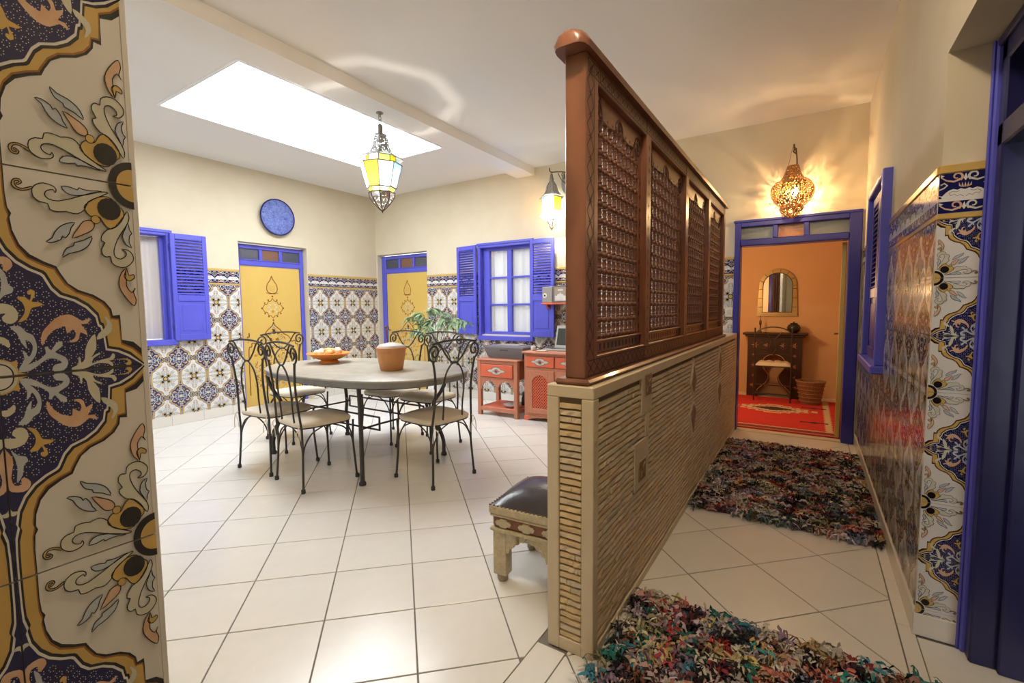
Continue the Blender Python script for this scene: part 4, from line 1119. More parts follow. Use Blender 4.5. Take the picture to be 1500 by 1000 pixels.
MB().lathe([(.109,.186),(.112,.19),(.108,.20),(.08,.212),(.04,.222),(.02,.226),(.0,.227)], 28).build('lid', 'lid_grey', pt, sharp=50)
m = MB().tube([(-.04,0,.218),(-.042,.0,.25),(-.05,.0,.30),(-.055,0,.335)], .006, 8); m.lathe([(0,-.014),(.012,-.008),(.014,0),(.010,.01),(0,.014)], 10, (-.056,0,.345))
m.build('knob_stick', 'stool_wood', pt)

# ------------------------------------------------------------------ plant behind the chairs
pl = thing('potted_plant', 'leafy green plant with drooping leaflets in front of the tiled back wall', 'plant', (-4.36, 4.80, 0))
MB().lathe([(0,0),(.085,0),(.10,.02),(.12,.18),(.11,.30),(.085,.36),(.095,.385),(.085,.385),(.075,.35),(0,.34)], 20).build('pot', 'vase_white', pl, sharp=50)
rp = random.Random(5)
lf_mesh = []
for q in range(3):
    m = MB(); n = 6; vs = []; fs = []; Ln = .085+.015*q; wd = .010+.002*q
    for i in range(n+1):
        t = i/n; ww = wd*math.sin(PI*min(1,t*.95+.05))**.8; x = Ln*t; z = -.10*Ln*(t*t)*4*(.5+q*.3)
        vs += [(x,-ww,z+.004*ww/wd),(x,0,z-.003),(x,ww,z+.004*ww/wd)]
    for i in range(n):
        fs += [(3*i,3*i+3,3*i+4,3*i+1),(3*i+1,3*i+4,3*i+5,3*i+2)]
    m.add(vs, fs); lf_mesh.append(m.mesh('leaf', 'leaf', recalc=False, sharp=80))
stems = [(-.44,.18,1.16),(-.30,.05,1.10),(-.18,-.12,1.24),(-.05,.1,1.30),(.06,-.10,1.28),(.14,.08,1.24),(.24,-.05,1.16),(.42,.0,1.10),(.34,.1,1.16),(-.12,-.2,1.02),(.12,-.22,1.06),(-.30,-.06,.98),(.0,-.05,1.14),(-.42,-.05,1.18),(.48,.06,1.13)]
for (dx, dy, zt) in stems:
    pts = smooth_pts([(0,0,.33),(dx*.12,dy*.2,.65),(dx*.45,dy*.6,zt-.10),(dx*.8,dy*.9,zt),(dx*1.08,dy*1.1,zt-.02)], 6)
    s_ = MB().tube(pts, [.006-.004*i/(len(pts)-1) for i in range(len(pts))], 6).build('stem', 'stem', pl)
    for i in range(len(pts)):
        if i < len(pts)*.50 : continue
        for side in (-1,1):
            p = pts[i]; t = (pts[min(len(pts)-1,i+1)]-pts[i-1]); base = math.atan2(t.y, t.x)
            o = link('leaf', lf_mesh[rp.randrange(3)], s_, p, (R(rp.uniform(-35,35)), R(rp.uniform(-5,45)), base+side*R(rp.uniform(30,75))))
            k = rp.uniform(.8,1.25); o.scale = (k,k,k)
# ------------------------------------------------------------------ wall plate
wp = thing('wall_plate', 'round blue painted ceramic plate hung above the yellow door', 'plate', (XL+.012, 3.61, 2.525))
wp.rotation_euler = (0, R(90), 0)
m = MB(); m.lathe([(0,.0),(.09,.0),(.12,.006),(.20,.034),(.232,.042),(.236,.048),(.23,.05),(.20,.044),(.125,.016),(.09,.010),(0,.010)], 40); m.build('body', 'plate_blue', wp, sharp=60)
MB().lathe([(.185,.0405),(.186,.0425),(.20,.0455),(.216,.0492),(.218,.0475)], 40).build('rim_band', 'plate_pale', wp, sharp=60)
MB().lathe([(.118,.0150),(.119,.0165),(.150,.0272),(.152,.0255)], 40).build('inner_band', 'plate_pale', wp, sharp=60)
for r_, z_ in ((.232,.0475),(.180,.0385),(.112,.0148),(.062,.0125)):
    MB().tube([(r_*math.cos(2*PI*k/40), r_*math.sin(2*PI*k/40), z_) for k in range(40)], .008, 5, True).build('ring_line', 'glaze_navy', wp)
m = MB()
for k in range(16):
    a = 2*PI*k/16; m.prism([(.135*math.cos(a)+.016*math.cos(a+q*PI/3),.135*math.sin(a)+.016*math.sin(a+q*PI/3)) for q in range(6)], .0215, .0245, 'z')
    m.prism([(.203*math.cos(a+.2)+.011*math.cos(a+q*PI/2),.203*math.sin(a+.2)+.011*math.sin(a+q*PI/2)) for q in range(4)], .046, .0475, 'z')
o = m.build('painted_dots', 'glaze_navy', wp); o['kind'] = 'stuff'
m = MB(); m.lathe([(0,.010),(.085,.010),(.087,.0118),(0,.0125)], 24)
m.build('centre_medallion', 'plate_dark', wp)

# ------------------------------------------------------------------ red painted console and cabinet
def ornament(par, name, x, z, y, w, h):
    """pale painted cartouche with pointed ends on a drawer front (faces -y)"""
    m = MB(); pts = [(-w,0),(-w*.72,h*.35),(-w*.55,h*.25),(-w*.35,h*.8),(0,h),(w*.35,h*.8),(w*.55,h*.25),(w*.72,h*.35),(w,0)]
    pts = pts+[(a,-b) for a,b in pts[::-1][1:-1]]
    m.prism([(x+a*1.08,z+b*1.12) for a,b in pts], y, y+.001, 'y', 1); m.prism([(x+a,z+b) for a,b in pts], y-.0006, y, 'y', 0)
    m.prism([(x+a*.45,z+b*.6) for a,b in pts], y-.0012, y-.0006, 'y', 2)
    return m.build(name, ['orna_grey','orna_line','red_ornament'], par, sharp=0)
def line_rect(m, x0, x1, z0, z1, y, wd, k=0):
    for (a,b,c,d) in ((x0,x1,z0,z0+wd),(x0,x1,z1-wd,z1),(x0,x0+wd,z0,z1),(x1-wd,x1,z0,z1)): m.box(a,y-.0008,c,b,y,d,k)
cs = thing('console_table', 'small red painted console with one drawer and an open lower shelf', 'console', (-3.408, 4.515, 0))
w_, d_, h_ = .575, .44, .69; lg = .05
for x in (0, w_-lg):
    for y in (0, d_-lg): MB().cbox(x,y,0,x+lg,y+lg,h_-.02,.004).build('leg', 'red_ornament', cs)
MB().cbox(-.015,-.015,h_-.02,w_+.015,d_+.01,h_,.006).build('top', 'red_ornament', cs)
MB().cbox(lg,.004,h_-.25,w_-lg,d_,h_-.02,.003).build('drawer_case', 'red_ornament', cs)
dr = MB(); dr.cbox(lg+.01,-.012,h_-.215,w_-lg-.01,.01,h_-.065,.004); dr = dr.build('drawer', 'red_paint', cs)
m = MB(); line_rect(m, lg+.004, w_-lg-.004, h_-.222, h_-.058, .003, .008); m.build('outline', 'orna_line', dr)
ornament(dr, 'painted_cartouche', w_/2, h_-.14, -.0125, .13, .045)
m = MB(); m.lathe([(.0,.0),(.012,.004),(.014,.012),(.008,.018),(0,.02)], 10); m.M = None
kn = m.build('knob', 'plate_dark', dr, (w_/2,-.014,h_-.14), (R(90),0,0))
# scalloped apron
def apron(par, x0, x1, zt, hgt, y0, y1, mtl, n=3, name='apron'):
    m = MB(); pts = [(x0,zt),(x0,zt-hgt)]
    xc = (x0+x1)/2; W_ = (x1-x0)/2
    half = [(0,-hgt),(.08,-hgt*.95),(.14,-hgt*.6),(.24,-hgt*.62),(.32,-hgt*.35),(.45,-hgt*.4),(.55,-hgt*.18),(.75,-hgt*.2),(.92,-hgt*.05),(1.0,-hgt*.0-.006)]
    top = [(x0+W_*a, zt+b) for a,b in half]; top += [(x1-W_*a, zt+b) for a,b in half[::-1][1:]]
    for i in range(len(top)-1):
        (a,za),(b,zb_) = top[i], top[i+1]
        if b-a > 1e-5: m.prism([(a,za),(b,zb_),(b,zt),(a,zt)], y0, y1, 'y')
    return m.build(name, mtl, par, sharp=25)
apron(cs, lg, w_/2-.0, h_-.25, .13, .006, .02, 'red_ornament'); apron(cs, w_/2, w_-lg, h_-.25, .13, .006, .02, 'red_ornament')
apron(cs, lg, w_-lg, h_-.25, .13, d_-.02, d_-.006, 'red_ornament')
MB().cbox(lg,.01,.085,w_-lg,d_-.01,.11,.003).build('shelf', 'red_paint', cs)
MB().cbox(lg,.004,.055,w_-lg,.02,.105,.003).build('shelf_rail', 'red_ornament', cs); MB().cbox(w_-.02,lg,.055,w_-.004,d_-lg,.105,.003).build('shelf_rail', 'red_ornament', cs)
cb = thing('red_cabinet', 'red painted cabinet with two drawers and arched lattice doors', 'cabinet', (-2.765, 4.55, 0))
w_, d_, h_ = .80, .50, .80
MB().cbox(0,.012,.055,w_,d_,h_-.025,.004).build('body', 'red_ornament', cb)
MB().cbox(-.02,-.02,h_-.025,w_+.02,d_,h_,.008).build('top', 'red_ornament', cb)
for x in (0, w_-.06): MB().cbox(x,.0,0,x+.06,.06,.055,.004).build('foot', 'red_paint', cb)
apron(cb, .06, w_-.06, .056, .04, .002, .016, 'red_ornament', name='plinth')
for k in range(2):
    x0 = .035+k*(w_-.05)/2; x1 = x0+(w_-.05)/2-.02
    dr = MB().cbox(x0,-.002,h_-.175,x1,.016,h_-.055,.004).build('drawer', 'red_paint', cb)
    m = MB(); line_rect(m, x0-.005, x1+.005, h_-.180, h_-.05, .011, .006); m.build('outline', 'orna_line', dr)
    ornament(dr, 'painted_cartouche', (x0+x1)/2, h_-.115, -.003, .12, .042)
    MB().lathe([(.0,.0),(.012,.004),(.014,.012),(.008,.018),(0,.02)], 10).build('knob', 'plate_dark', dr, ((x0+x1)/2,-.004,h_-.115), (R(90),0,0))
    z0, z1 = .09, h_-.215; st_ = .075
    do = MB(); do.cbox(x0,-.002,z0,x0+st_,.016,z1,.003); do.cbox(x1-st_,-.002,z0,x1,.016,z1,.003); do.cbox(x0+st_,-.002,z0,x1-st_,.016,z0+.06,.003)
    top = [(0,z1-.12),(.06,z1-.10),(.15,z1-.075),(.30,z1-.06),(.5,z1-.05),(.7,z1-.06),(.85,z1-.075),(.94,z1-.10),(1,z1-.12)]
    xa, xb = x0+st_, x1-st_
    for i in range(len(top)-1): do.prism([(xa+(xb-xa)*top[i][0],top[i][1]),(xa+(xb-xa)*top[i+1][0],top[i+1][1]),(xa+(xb-xa)*top[i+1][0],z1),(xa+(xb-xa)*top[i][0],z1)], -.002, .016, 'y')
    do = do.build('door', 'red_ornament', cb, sharp=25)
    MB().box(xa-.004,.0105,z0+.05,xb+.004,.0118,z1-.03).build('recess', 'hole_dark', do)
    la = MB()
    for s in (-1,1):
        q = -.6
        while q < .9:
            # diagonal bar clipped to the opening
            p0 = [xa, z0+.06+q]; sl = s
            pts = []
            for i in range(41):
                x = xa+(xb-xa)*i/40; z = z0+.06+q+(x-xa)*1.1*s+(0 if s>0 else .18)
                zt = z1-.052
                if z0+.06 <= z <= zt: pts.append((x,z))
            if len(pts) > 1: ribbon3(la, [pts[0],pts[-1]], .010, .004+.001*s)
            q += .034
    la.build('lattice', 'red_paint', do, recalc=False, sharp=0)

# things on the console and cabinet
pr_ = thing('grey_printer', 'dark grey plastic printer on the small red console', 'printer', (-3.33, 4.60, .69))
m = MB(); vs = [(.03,.02,0),(.50,.02,0),(.50,.30,0),(.03,.30,0),(-.02,-.01,.10),(.53,-.01,.10),(.53,.33,.10),(-.02,.33,.10),(-.02,-.01,.135),(.53,-.01,.135),(.53,.33,.135),(-.02,.33,.135),(.0,.03,.15),(.51,.03,.15),(.51,.31,.15),(.0,.31,.15)]
fs = [(3,2,1,0),(12,13,14,15)]
for i in range(3):
    for k in range(4): fs.append((i*4+k,i*4+(k+1)%4,(i+1)*4+(k+1)%4,(i+1)*4+k))
m.add(vs, fs); m.build('body', 'grey_plastic', pr_, sharp=20)
MB().cbox(.20,-.012,.100,.32,.0,.114,.003).build('tray_slot', 'black_plastic', pr_)
MB().cbox(.12,.10,.15,.40,.28,.158,.004).build('lid', 'grey_plastic_light', pr_)
MB().lathe([(0,0),(.012,.0),(.012,.004),(0,.005)], 12).build('button', 'switch_white', pr_, (.42,.012,.05), (R(105),0,0))
for k, x in enumerate((-3.64,-3.36)):
    hk = thing('wall_tap', ('small dark wall tap over the printer, nearer the plant','small dark wall tap over the printer, nearer the laptop')[k], 'tap', (x+.0, YB-.008, .815), group='wall taps below the blue window')
    m = MB(); m.M = Matrix.Rotation(R(90),4,'X'); m.lathe([(.0,.0),(.024,.0),(.022,.008),(.012,.012),(.010,.045),(.0,.046)], 12); m.build('body', 'silver', hk)
    MB().tube(smooth_pts([(0,-.03,0),(0,-.06,-.004),(0,-.072,-.02),(0,-.072,-.045)], 4), .009, 8).build('spout', 'silver', hk)
    MB().cbox(-.024,-.046,.014,.024,-.034,.022,.003).tube([(0,-.04,0),(0,-.04,.016)], .005, 8).build('handle', 'black_plastic', hk)
lp = thing('laptop', 'open grey laptop on the red cabinet', 'laptop', (-2.42, 4.86, .80), R(-4))
MB().cbox(-.19,-.14,0,.19,.13,.022,.004).build('keyboard_base', 'laptop_grey', lp)
MB().cbox(-.165,-.10,.022,.165,.06,.0235,.001).build('keyboard', 'black_plastic', lp)
sc_ = MB().cbox(-.19,0,0,.19,.014,.27,.005).build('screen_lid', 'laptop_grey', lp, (0,.125,.018), (R(-14),0,0))
MB().box(-.165,-.0015,.03,.165,-.0005,.235).build('display', 'screen_glass', sc_)
o = MB().lathe([(0,0),(.022,0),(.028,.01),(.03,.05),(.026,.055),(.024,.05),(.022,.012),(0,.01)], 14).build('small_cup', 'vase_white', None, (-2.70,4.66,.80), sharp=50); tag(o, 'small pale cup on the left edge of the red cabinet', 'cup')
o['label'] = 'small pale cup on the red cabinet beside the printer'
m = MB().cbox(-.06,-.025,0,.06,.025,.018,.006)
tag(m.build('remote_control', 'switch_white', None, (-2.56,4.62,.80), R(12)), 'small white handheld remote lying on the red cabinet', 'remote')
m = MB(); rr = random.Random(2)
cable = smooth_pts([(-2.72,4.76,.808),(-2.68,4.80,.808),(-2.73,4.86,.808),(-2.69,4.92,.808),(-2.66,4.88,.808)], 6)
tag(MB().tube(cable, .007, 6).build('black_cable', 'black_plastic'), 'coiled black cable on the red cabinet behind the cup', 'cable')
sh_ = thing('wall_shelf', 'small red wall shelf carrying the radio', 'shelf', (-2.84, YB-.008, 1.335))
MB().cbox(0,-.20,.0,.44,0,.022,.004).build('board', 'red_paint', sh_)
for x in (.05,.37):
    m = MB(); m.prism([(-.0,0),(-.17,0),(-.16,-.03),(-.10,-.06),(-.06,-.10),(-.035,-.16),(-.03,-.21),(0,-.22)], x, x+.02, 'x'); m.build('bracket', 'red_paint', sh_)
rd = thing('radio', 'grey radio with round speaker on the red wall shelf', 'radio', (-2.84, 5.13, 1.357))
MB().cbox(0,0,0,.145,.11,.20,.006).build('speaker_box', 'grey_plastic_light', rd)
for nm, r_, y, mt in (('speaker_ring',.030,-.004,'switch_white'),('speaker_cone',.014,-.007,'black_plastic')):
    MB().lathe([(0,0),(r_,0),(r_*.9,.004),(0,.005)], 16).build(nm, mt, rd, (.04,y+.004,.09), (R(90),0,0))
MB().cbox(.148,.0,0,.38,.09,.205,.004).build('picture_panel', 'grey_plastic', rd)
m = MB(); m.box(.175,-.001,.02,.335,0,.19,0)
m.prism([(.18,.025),(.33,.025),(.33,.085),(.30,.085),(.29,.105),(.27,.105),(.255,.125),(.24,.105),(.22,.105),(.21,.085),(.18,.085)], -.002, -.001, 'y', 1); m.box(.22,-.002,.145,.29,-.001,.165,1)
m.build('picture', ['stool_side','vase_white'], rd, sharp=0)
o = MB().lathe([(0,0),(.05,0),(.075,.01),(.10,.03),(.104,.034),(.09,.03),(.05,.014),(0,.012)], 20).build('shallow_dish', 'vase_white', None, (-2.99,4.64,.1105), sharp=50); tag(o, 'patterned shallow dish on the lower shelf of the red console', 'dish')
o = MB().lathe([(0,0),(.028,0),(.034,.02),(.03,.09),(.018,.12),(.016,.16),(.02,.165),(.0,.165)], 14).build('dark_bottle', 'black_plastic', None, (-2.915,4.80,.1105), sharp=50); tag(o, 'dark bottle behind the dish under the red console', 'bottle')

# ------------------------------------------------------------------ leather stool
st = thing('leather_stool', 'low stool with black leather seat and carved bone-inlaid base beside the stone wall', 'stool', (-1.070, 1.945, 0), R(4))
hw_, hd_ = .195, .205
def pad():
    m = MB(); n = 12; vs = []; fs = []
    for i in range(n+1):
        for j in range(n+1):
            u = -1+2*i/n; v = -1+2*j/n; z = .375+.07*(max(0,1-abs(u)**2.4)**.6)*(max(0,1-abs(v)**2.4)**.6)
            vs.append((u*(hw_-.008), v*(hd_-.008), z))
    for i in range(n):
        for j in range(n): a = i*(n+1)+j; fs.append((a,a+n+1,a+n+2,a+1))
    return m.add(vs, fs)
pad().build('leather_pad', 'leather', st, recalc=False, sharp=80)
MB().cbox(-hw_,-hd_,.335,hw_,hd_,.375,.006).build('rim', 'bone_inlay', st)
studs = MB()
for k in range(19):
    for (x,y) in ((-hw_+.006+(2*hw_-.012)*k/18,-hd_+.006),(-hw_+.006,-hd_+.006+(2*hd_-.012)*k/18),(-hw_+.006+(2*hw_-.012)*k/18,hd_-.006),(hw_-.006,-hd_+.006+(2*hd_-.012)*k/18)):
        studs.lathe([(.006,0),(.005,.003),(0,.0045)], 6, (x,y,.375))
o = studs.build('studs', 'dark_brass', st); o['kind'] = 'stuff'
MB().cbox(-hw_+.012,-hd_+.012,.265,hw_-.012,hd_-.012,.335,.012).build('frieze', 'stool_wood', st)
MB().cbox(-hw_+.004,-hd_+.004,.322,hw_-.004,hd_-.004,.335,.004).cbox(-hw_+.004,-hd_+.004,.25,hw_-.004,hd_-.004,.268,.004).build('moulding', 'bone_inlay', st)
oct_ = [(-.042,0),(-.034,.012),(-.022,.012),(-.014,.021),(.014,.021),(.022,.012),(.034,.012),(.042,0)]; oct_ = oct_+[(a,-b) for a,b in oct_[::-1][1:-1]]
for k in range(3):
    for s in (0,1):
        c0 = -hw_+.075+k*.12 if s == 0 else -hd_+.08+k*.125
        m = MB()
        if s == 0: m.prism([(c0+a, .296+b) for a,b in oct_], -hd_+.006, -hd_+.014, 'y')
        else: m.prism([(c0+a, .296+b) for a,b in oct_], -hw_+.006, -hw_+.014, 'x')
        m.build('inlay_medallion', 'bone_inlay', st)
for sx in (-1,1):
    for sy in (-1,1):
        x0, x1 = sorted((sx*(hw_-.014), sx*(hw_-.085))); y0, y1 = sorted((sy*(hd_-.014), sy*(hd_-.075)))
        l = MB().cbox(x0,y0,.035,x1,y1,.252,.004).build('leg', 'bone_inlay', st)
        MB().lathe([(.018,0),(.026,.008),(.027,.022),(.02,.036)], 12, ((x0+x1)/2,(y0+y1)/2,0)).build('bun_foot', 'stool_side', l)
def stool_apron(x0, x1, zt, y0, y1, ax):
    m = MB(); W_ = (x1-x0)/2; half = [(0,-.10),(.12,-.10),(.18,-.075),(.34,-.068),(.40,-.05),(.58,-.046),(.66,-.032),(.86,-.03),(.94,-.012),(1,-.008)]
    top = [(x0+W_*a, zt+b) for a,b in half]; top += [(x1-W_*a, zt+b) for a,b in half[::-1][1:]]
    for i in range(len(top)-1):
        (a,za),(b,zb_) = top[i], top[i+1]
        if b-a > 1e-5: m.prism([(a,za),(b,zb_),(b,zt),(a,zt)], y0, y1, ax)
    m.build('scalloped_apron', 'bone_inlay', st, sharp=25)
for s in (-1,1):
    a, b = sorted((s*(hd_-.016), s*(hd_-.036))); stool_apron(-hw_+.085, hw_-.085, .252, a, b, 'y')
    a, b = sorted((s*(hw_-.016), s*(hw_-.036))); stool_apron(-hd_+.075, hd_-.075, .252, a, b, 'x')

# ------------------------------------------------------------------ lanterns
def ring_pts(r, z, n, a0): return [(r*math.cos(a0+2*PI*k/n), r*math.sin(a0+2*PI*k/n), z) for k in range(n)]
def pane_quad(p, q, r, s, t=.0015):
    """thin glass slab on four corner points"""
    P = [Vector(x) for x in (p,q,r,s)]; n = (P[1]-P[0]).cross(P[3]-P[0]).normalized()*t
    m = MB(); m.add([tuple(x+n) for x in P]+[tuple(x-n) for x in P], [(0,1,2,3),(7,6,5,4),(0,4,5,1),(1,5,6,2),(2,6,7,3),(3,7,4,0)]); return m
def glass_tier(t, r0, z0, r1, z1, n, a0, mats, wire=.0035, metal='silver', split=False):
    A, B = ring_pts(r0,z0,n,a0), ring_pts(r1,z1,n,a0); fr = MB()
    for k in range(n):
        j = (k+1)%n; pane_quad(A[k],A[j],B[j],B[k]).build('glass_pane', mats[k%len(mats)], t, sharp=0)
        fr.tube([A[k],B[k]], wire, 6); fr.tube([A[k],A[j]], wire, 6); fr.tube([B[k],B[j]], wire, 6)
    fr.build('glazing_frame', metal, t)
def hanging_lantern():
    s = 1/164.
    zt = 2.994; t = thing('hanging_lantern', 'large silver glass lantern with coloured panes hanging from the ceiling beam', 'lantern', (-3.197, 2.888, zt))
    Z = lambda px: -(px-165)*s
    m = MB(); m.lathe([(.03,0),(.032,-.006),(.012,-.012),(.008,-.02)], 12)
    for k in range(3):
        zc = Z(168+4.5*k); an = k*PI/2
        m.tube([(.014*math.cos(q*PI/8)*math.cos(an),.014*math.cos(q*PI/8)*math.sin(an),zc+.019*math.sin(q*PI/8)) for q in range(16)], .0035, 6, True)
    m.build('hook_chain', 'silver', t)
    MB().lathe([(.006,Z(180)),(.022,Z(182)),(.026,Z(186)),(.024,Z(192)),(.014,Z(195)),(.02,Z(197))][::-1], 12).build('finial', 'silver', t, sharp=50)
    n = 8; a0 = PI/8+.3
    MB().lathe([(.052,Z(196)),(.060,Z(201)),(.068,Z(207)),(.074,Z(213)),(.095,Z(220)),(.115,Z(224))], n, a0=a0).build('pierced_dome', 'pierced_silver', t, recalc=False, sharp=10)
    m = MB()
    for p in range(n):
        m.tube([(r*math.cos(a0+2*PI*p/n), r*math.sin(a0+2*PI*p/n), z) for r, z in ((.052,Z(196)),(.060,Z(201)),(.068,Z(207)),(.074,Z(213)),(.095,Z(220)),(.115,Z(224)))], .0035, 6)
    m.tube(ring_pts(.052,Z(196),n,a0), .004, 6, True); m.build('dome_rib', 'silver', t)
    glass_tier(t, .115, Z(224), .190, Z(230), n, a0, ['glass_clear'], .005)
    glass_tier(t, .125, Z(226), .125, Z(236), n, a0, ['glass_green','glass_yellow','glass_clear'], .005)
    glass_tier(t, .178, Z(238), .122, Z(271), n, a0, ['glass_clear','glass_yellow','glass_clear','glass_blue'], .0055)
    glass_tier(t, .105, Z(269), .095, Z(277), n, a0, ['glass_clear','glass_yellow','glass_green'], .005)
    MB().lathe([(.112,Z(277)),(.104,Z(284)),(.07,Z(292)),(.03,Z(299)),(.006,Z(302))], n, a0=a0).build('pierced_cone', 'pierced_silver', t, recalc=False, sharp=10)
    m = MB()
    for p in range(n):
        m.tube([(r*math.cos(a0+2*PI*p/n), r*math.sin(a0+2*PI*p/n), z) for r, z in ((.112,Z(277)),(.104,Z(284)),(.07,Z(292)),(.03,Z(299)),(.006,Z(302)))], .004, 6)
    m.tube(ring_pts(.112,Z(277),n,a0), .005, 6, True); m.lathe([(0,Z(306)),(.008,Z(303)),(.012,Z(301)),(.004,Z(299))], 10); m.build('cone_rib', 'dark_brass', t)
    b = MB(); b.lathe([(0,-.05),(.025,-.04),(.035,-.01),(.03,.02),(.014,.045),(.014,.07),(0,.07)], 14, (0,0,Z(252))); b.build('bulb', 'bulb', t, sharp=60)
    point('hanging_lantern_light', (-3.197, 2.888, zt+Z(252)-.075), 32, (1,.93,.82), .03)
hanging_lantern()
def wall_lantern():
    x, y = -2.665, 5.06; s = 1/119.; zt = 2.88
    t = thing('wall_lantern', 'white lit glass lantern hanging from an iron bracket above the window', 'lantern', (x, y, zt)); Z = lambda px: -(px-256)*s
    n = 6; a0 = .2
    MB().lathe([(.0,.02),(.012,.015),(.016,.0),(.02,-.03),(.028,-.05),(.022,-.07)][::-1], 10).build('finial', 'silver', t, sharp=50)
    R1 = ((.022,Z(264)),(.06,Z(271)),(.078,Z(279)),(.115,Z(285)))
    MB().lathe(list(R1), n, a0=a0).build('pierced_dome', 'pierced_silver', t, recalc=False, sharp=10)
    m = MB()
    for p in range(n): m.tube([(r*math.cos(a0+2*PI*p/n), r*math.sin(a0+2*PI*p/n), z) for r, z in R1], .004, 6)
    m.build('dome_rib', 'silver', t)
    glass_tier(t, .115, Z(285), .152, Z(288), n, a0, ['glass_clear'], .004); 
    glass_tier(t, .118, Z(288), .112, Z(307), n, a0, ['glass_blue','glass_clear','glass_yellow'], .004)
    glass_tier(t, .152, Z(312), .112, Z(307), n, a0, ['glass_frost'], .004); glass_tier(t, .152, Z(312), .085, Z(319), n, a0, ['glass_frost'], .004)
    m = MB()
    for p in range(n): m.tube([(.085*math.cos(a0+2*PI*p/n),.085*math.sin(a0+2*PI*p/n),Z(319)),(.004*math.cos(a0+2*PI*p/n),.004*math.sin(a0+2*PI*p/n),Z(332))], .004, 6)
    m.lathe([(0,Z(334)),(.008,Z(332)),(.005,Z(330))], 8); m.build('cone_rib', 'dark_brass', t)
    MB().lathe([(0,-.05),(.025,-.04),(.035,-.01),(.03,.02),(.014,.045),(0,.06)], 14, (0,0,Z(299))).build('bulb', 'bulb', t, sharp=60)
    point('wall_lantern_light', (x, y, zt+Z(299)-.07), 45, (1,.95,.85), .03)
    br = thing('lantern_bracket', 'scrolled iron bracket with pierced round back plate holding the lit lantern', 'bracket', (x+.11, YB, zt-.05))
    m = MB(); m.M = Matrix.Rotation(R(90),4,'X'); m.lathe([(.0,.0),(.10,.0),(.105,.006),(.09,.014),(.05,.03),(.02,.045),(0,.05)], 16, sy=1.45); m.build('back_plate', 'pierced_silver', br)
    m = MB(); m.tube(smooth_pts([(0,-.02,.09),(-.02,-.08,.11),(-.07,-.17,.10),(-.11,-.25,.085),(-.125,-.27,.10),(-.12,-.28,.13)], 5), .006, 7)
    m.tube(smooth_pts([(-.11,-.25,.085),(-.11,-.25,.065),(-.11,-.245,.05)], 3), .004, 6)
    m.tube([(-.035+.0*k, -.09-.045*math.cos(k*.5)*(1-k*.04), .06+.045*math.sin(k*.5)*(1-k*.04)) for k in range(16)], .004, 6)
    m.tube(smooth_pts([(0,-.02,-.05),(-.02,-.05,-.02),(-.05,-.11,.02),(-.07,-.16,.09)], 5), .005, 6)
    m.build('arm', 'iron', br)
wall_lantern()
def corridor_lantern():
    x, y, zt = -.178, 5.125, 2.585; s = 1/155.
    t = thing('pierced_lantern', 'pierced brass globe lantern glowing over the far doorway', 'lantern', (x, y, zt)); Z = lambda px: -(px-243)*s
    n = 8; a0 = .35
    def tier(nm, prof, rib=.005):
        sub = [(v[0], v[1]) for v in smooth_pts(prof, 4)]
        MB().lathe(sub, n*2, a0=a0).build(nm, 'pierced_brass', t, recalc=False, sharp=60)
        m = MB()
        for p in range(n): m.tube([(r*1.01*math.cos(a0+2*PI*p/n), r*1.01*math.sin(a0+2*PI*p/n), z) for r, z in sub], rib, 6)
        for r, z in (sub[0], sub[-1]): m.tube(ring_pts(r, z, 16, a0), rib*.9, 6, True)
        m.build('rib', 'brass', t)
    tier('upper_cone', [(.045,Z(243)),(.058,Z(249)),(.072,Z(256)),(.095,Z(262))])
    tier('globe', [(.098,Z(262)),(.150,Z(268)),(.180,Z(277)),(.168,Z(287)),(.125,Z(296)),(.085,Z(299))])
    tier('lower_globe', [(.085,Z(299)),(.102,Z(303)),(.085,Z(308)),(.045,Z(313)),(.012,Z(316))])
    MB().lathe([(0,.0),(.03,.002),(.045,-.006),(.047,-.012)], 12).build('crown', 'brass', t)
    m = MB().tube([(-.04,0,-.0),(-.01,.05,.19)], .002, 6).tube(smooth_pts([(.03,.0,0),(.028,.03,.06),(.022,.06,.12),(.015,.09,.17),(.0,.14,.19)], 4), .006, 6).tube(smooth_pts([(.022,.05,.12),(-.005,.06,.15),(.02,.07,.17),(.0,.09,.19)], 4), .006, 6)
    m.tube([(0,.175,.19),(0,.04,.205)], .008, 8); m.build('hook_cable', 'dark_brass', t)
    MB().lathe([(0,-.04),(.022,-.03),(.03,-.005),(.025,.02),(.012,.04),(0,.06)], 14, (.02,-.02,Z(280))).build('bulb', 'bulb_warm', t, sharp=60)
    point('pierced_lantern_light', (x+.02, y-.02, zt+Z(280)-.06), 48, (1,.66,.32), .03)
corridor_lantern()

# ------------------------------------------------------------------ switch
sw = thing('light_switch', 'small white light switch beside the far doorway', 'switch', (D3[0]-.03, YB-.0065, 1.235))
MB().cbox(-.045,-.022,-.05,.028,0,.05,.005).build('plate', 'switch_white', sw); MB().cbox(-.025,-.028,-.025,.01,-.021,.025,.004).build('rocker', 'vase_white', sw)

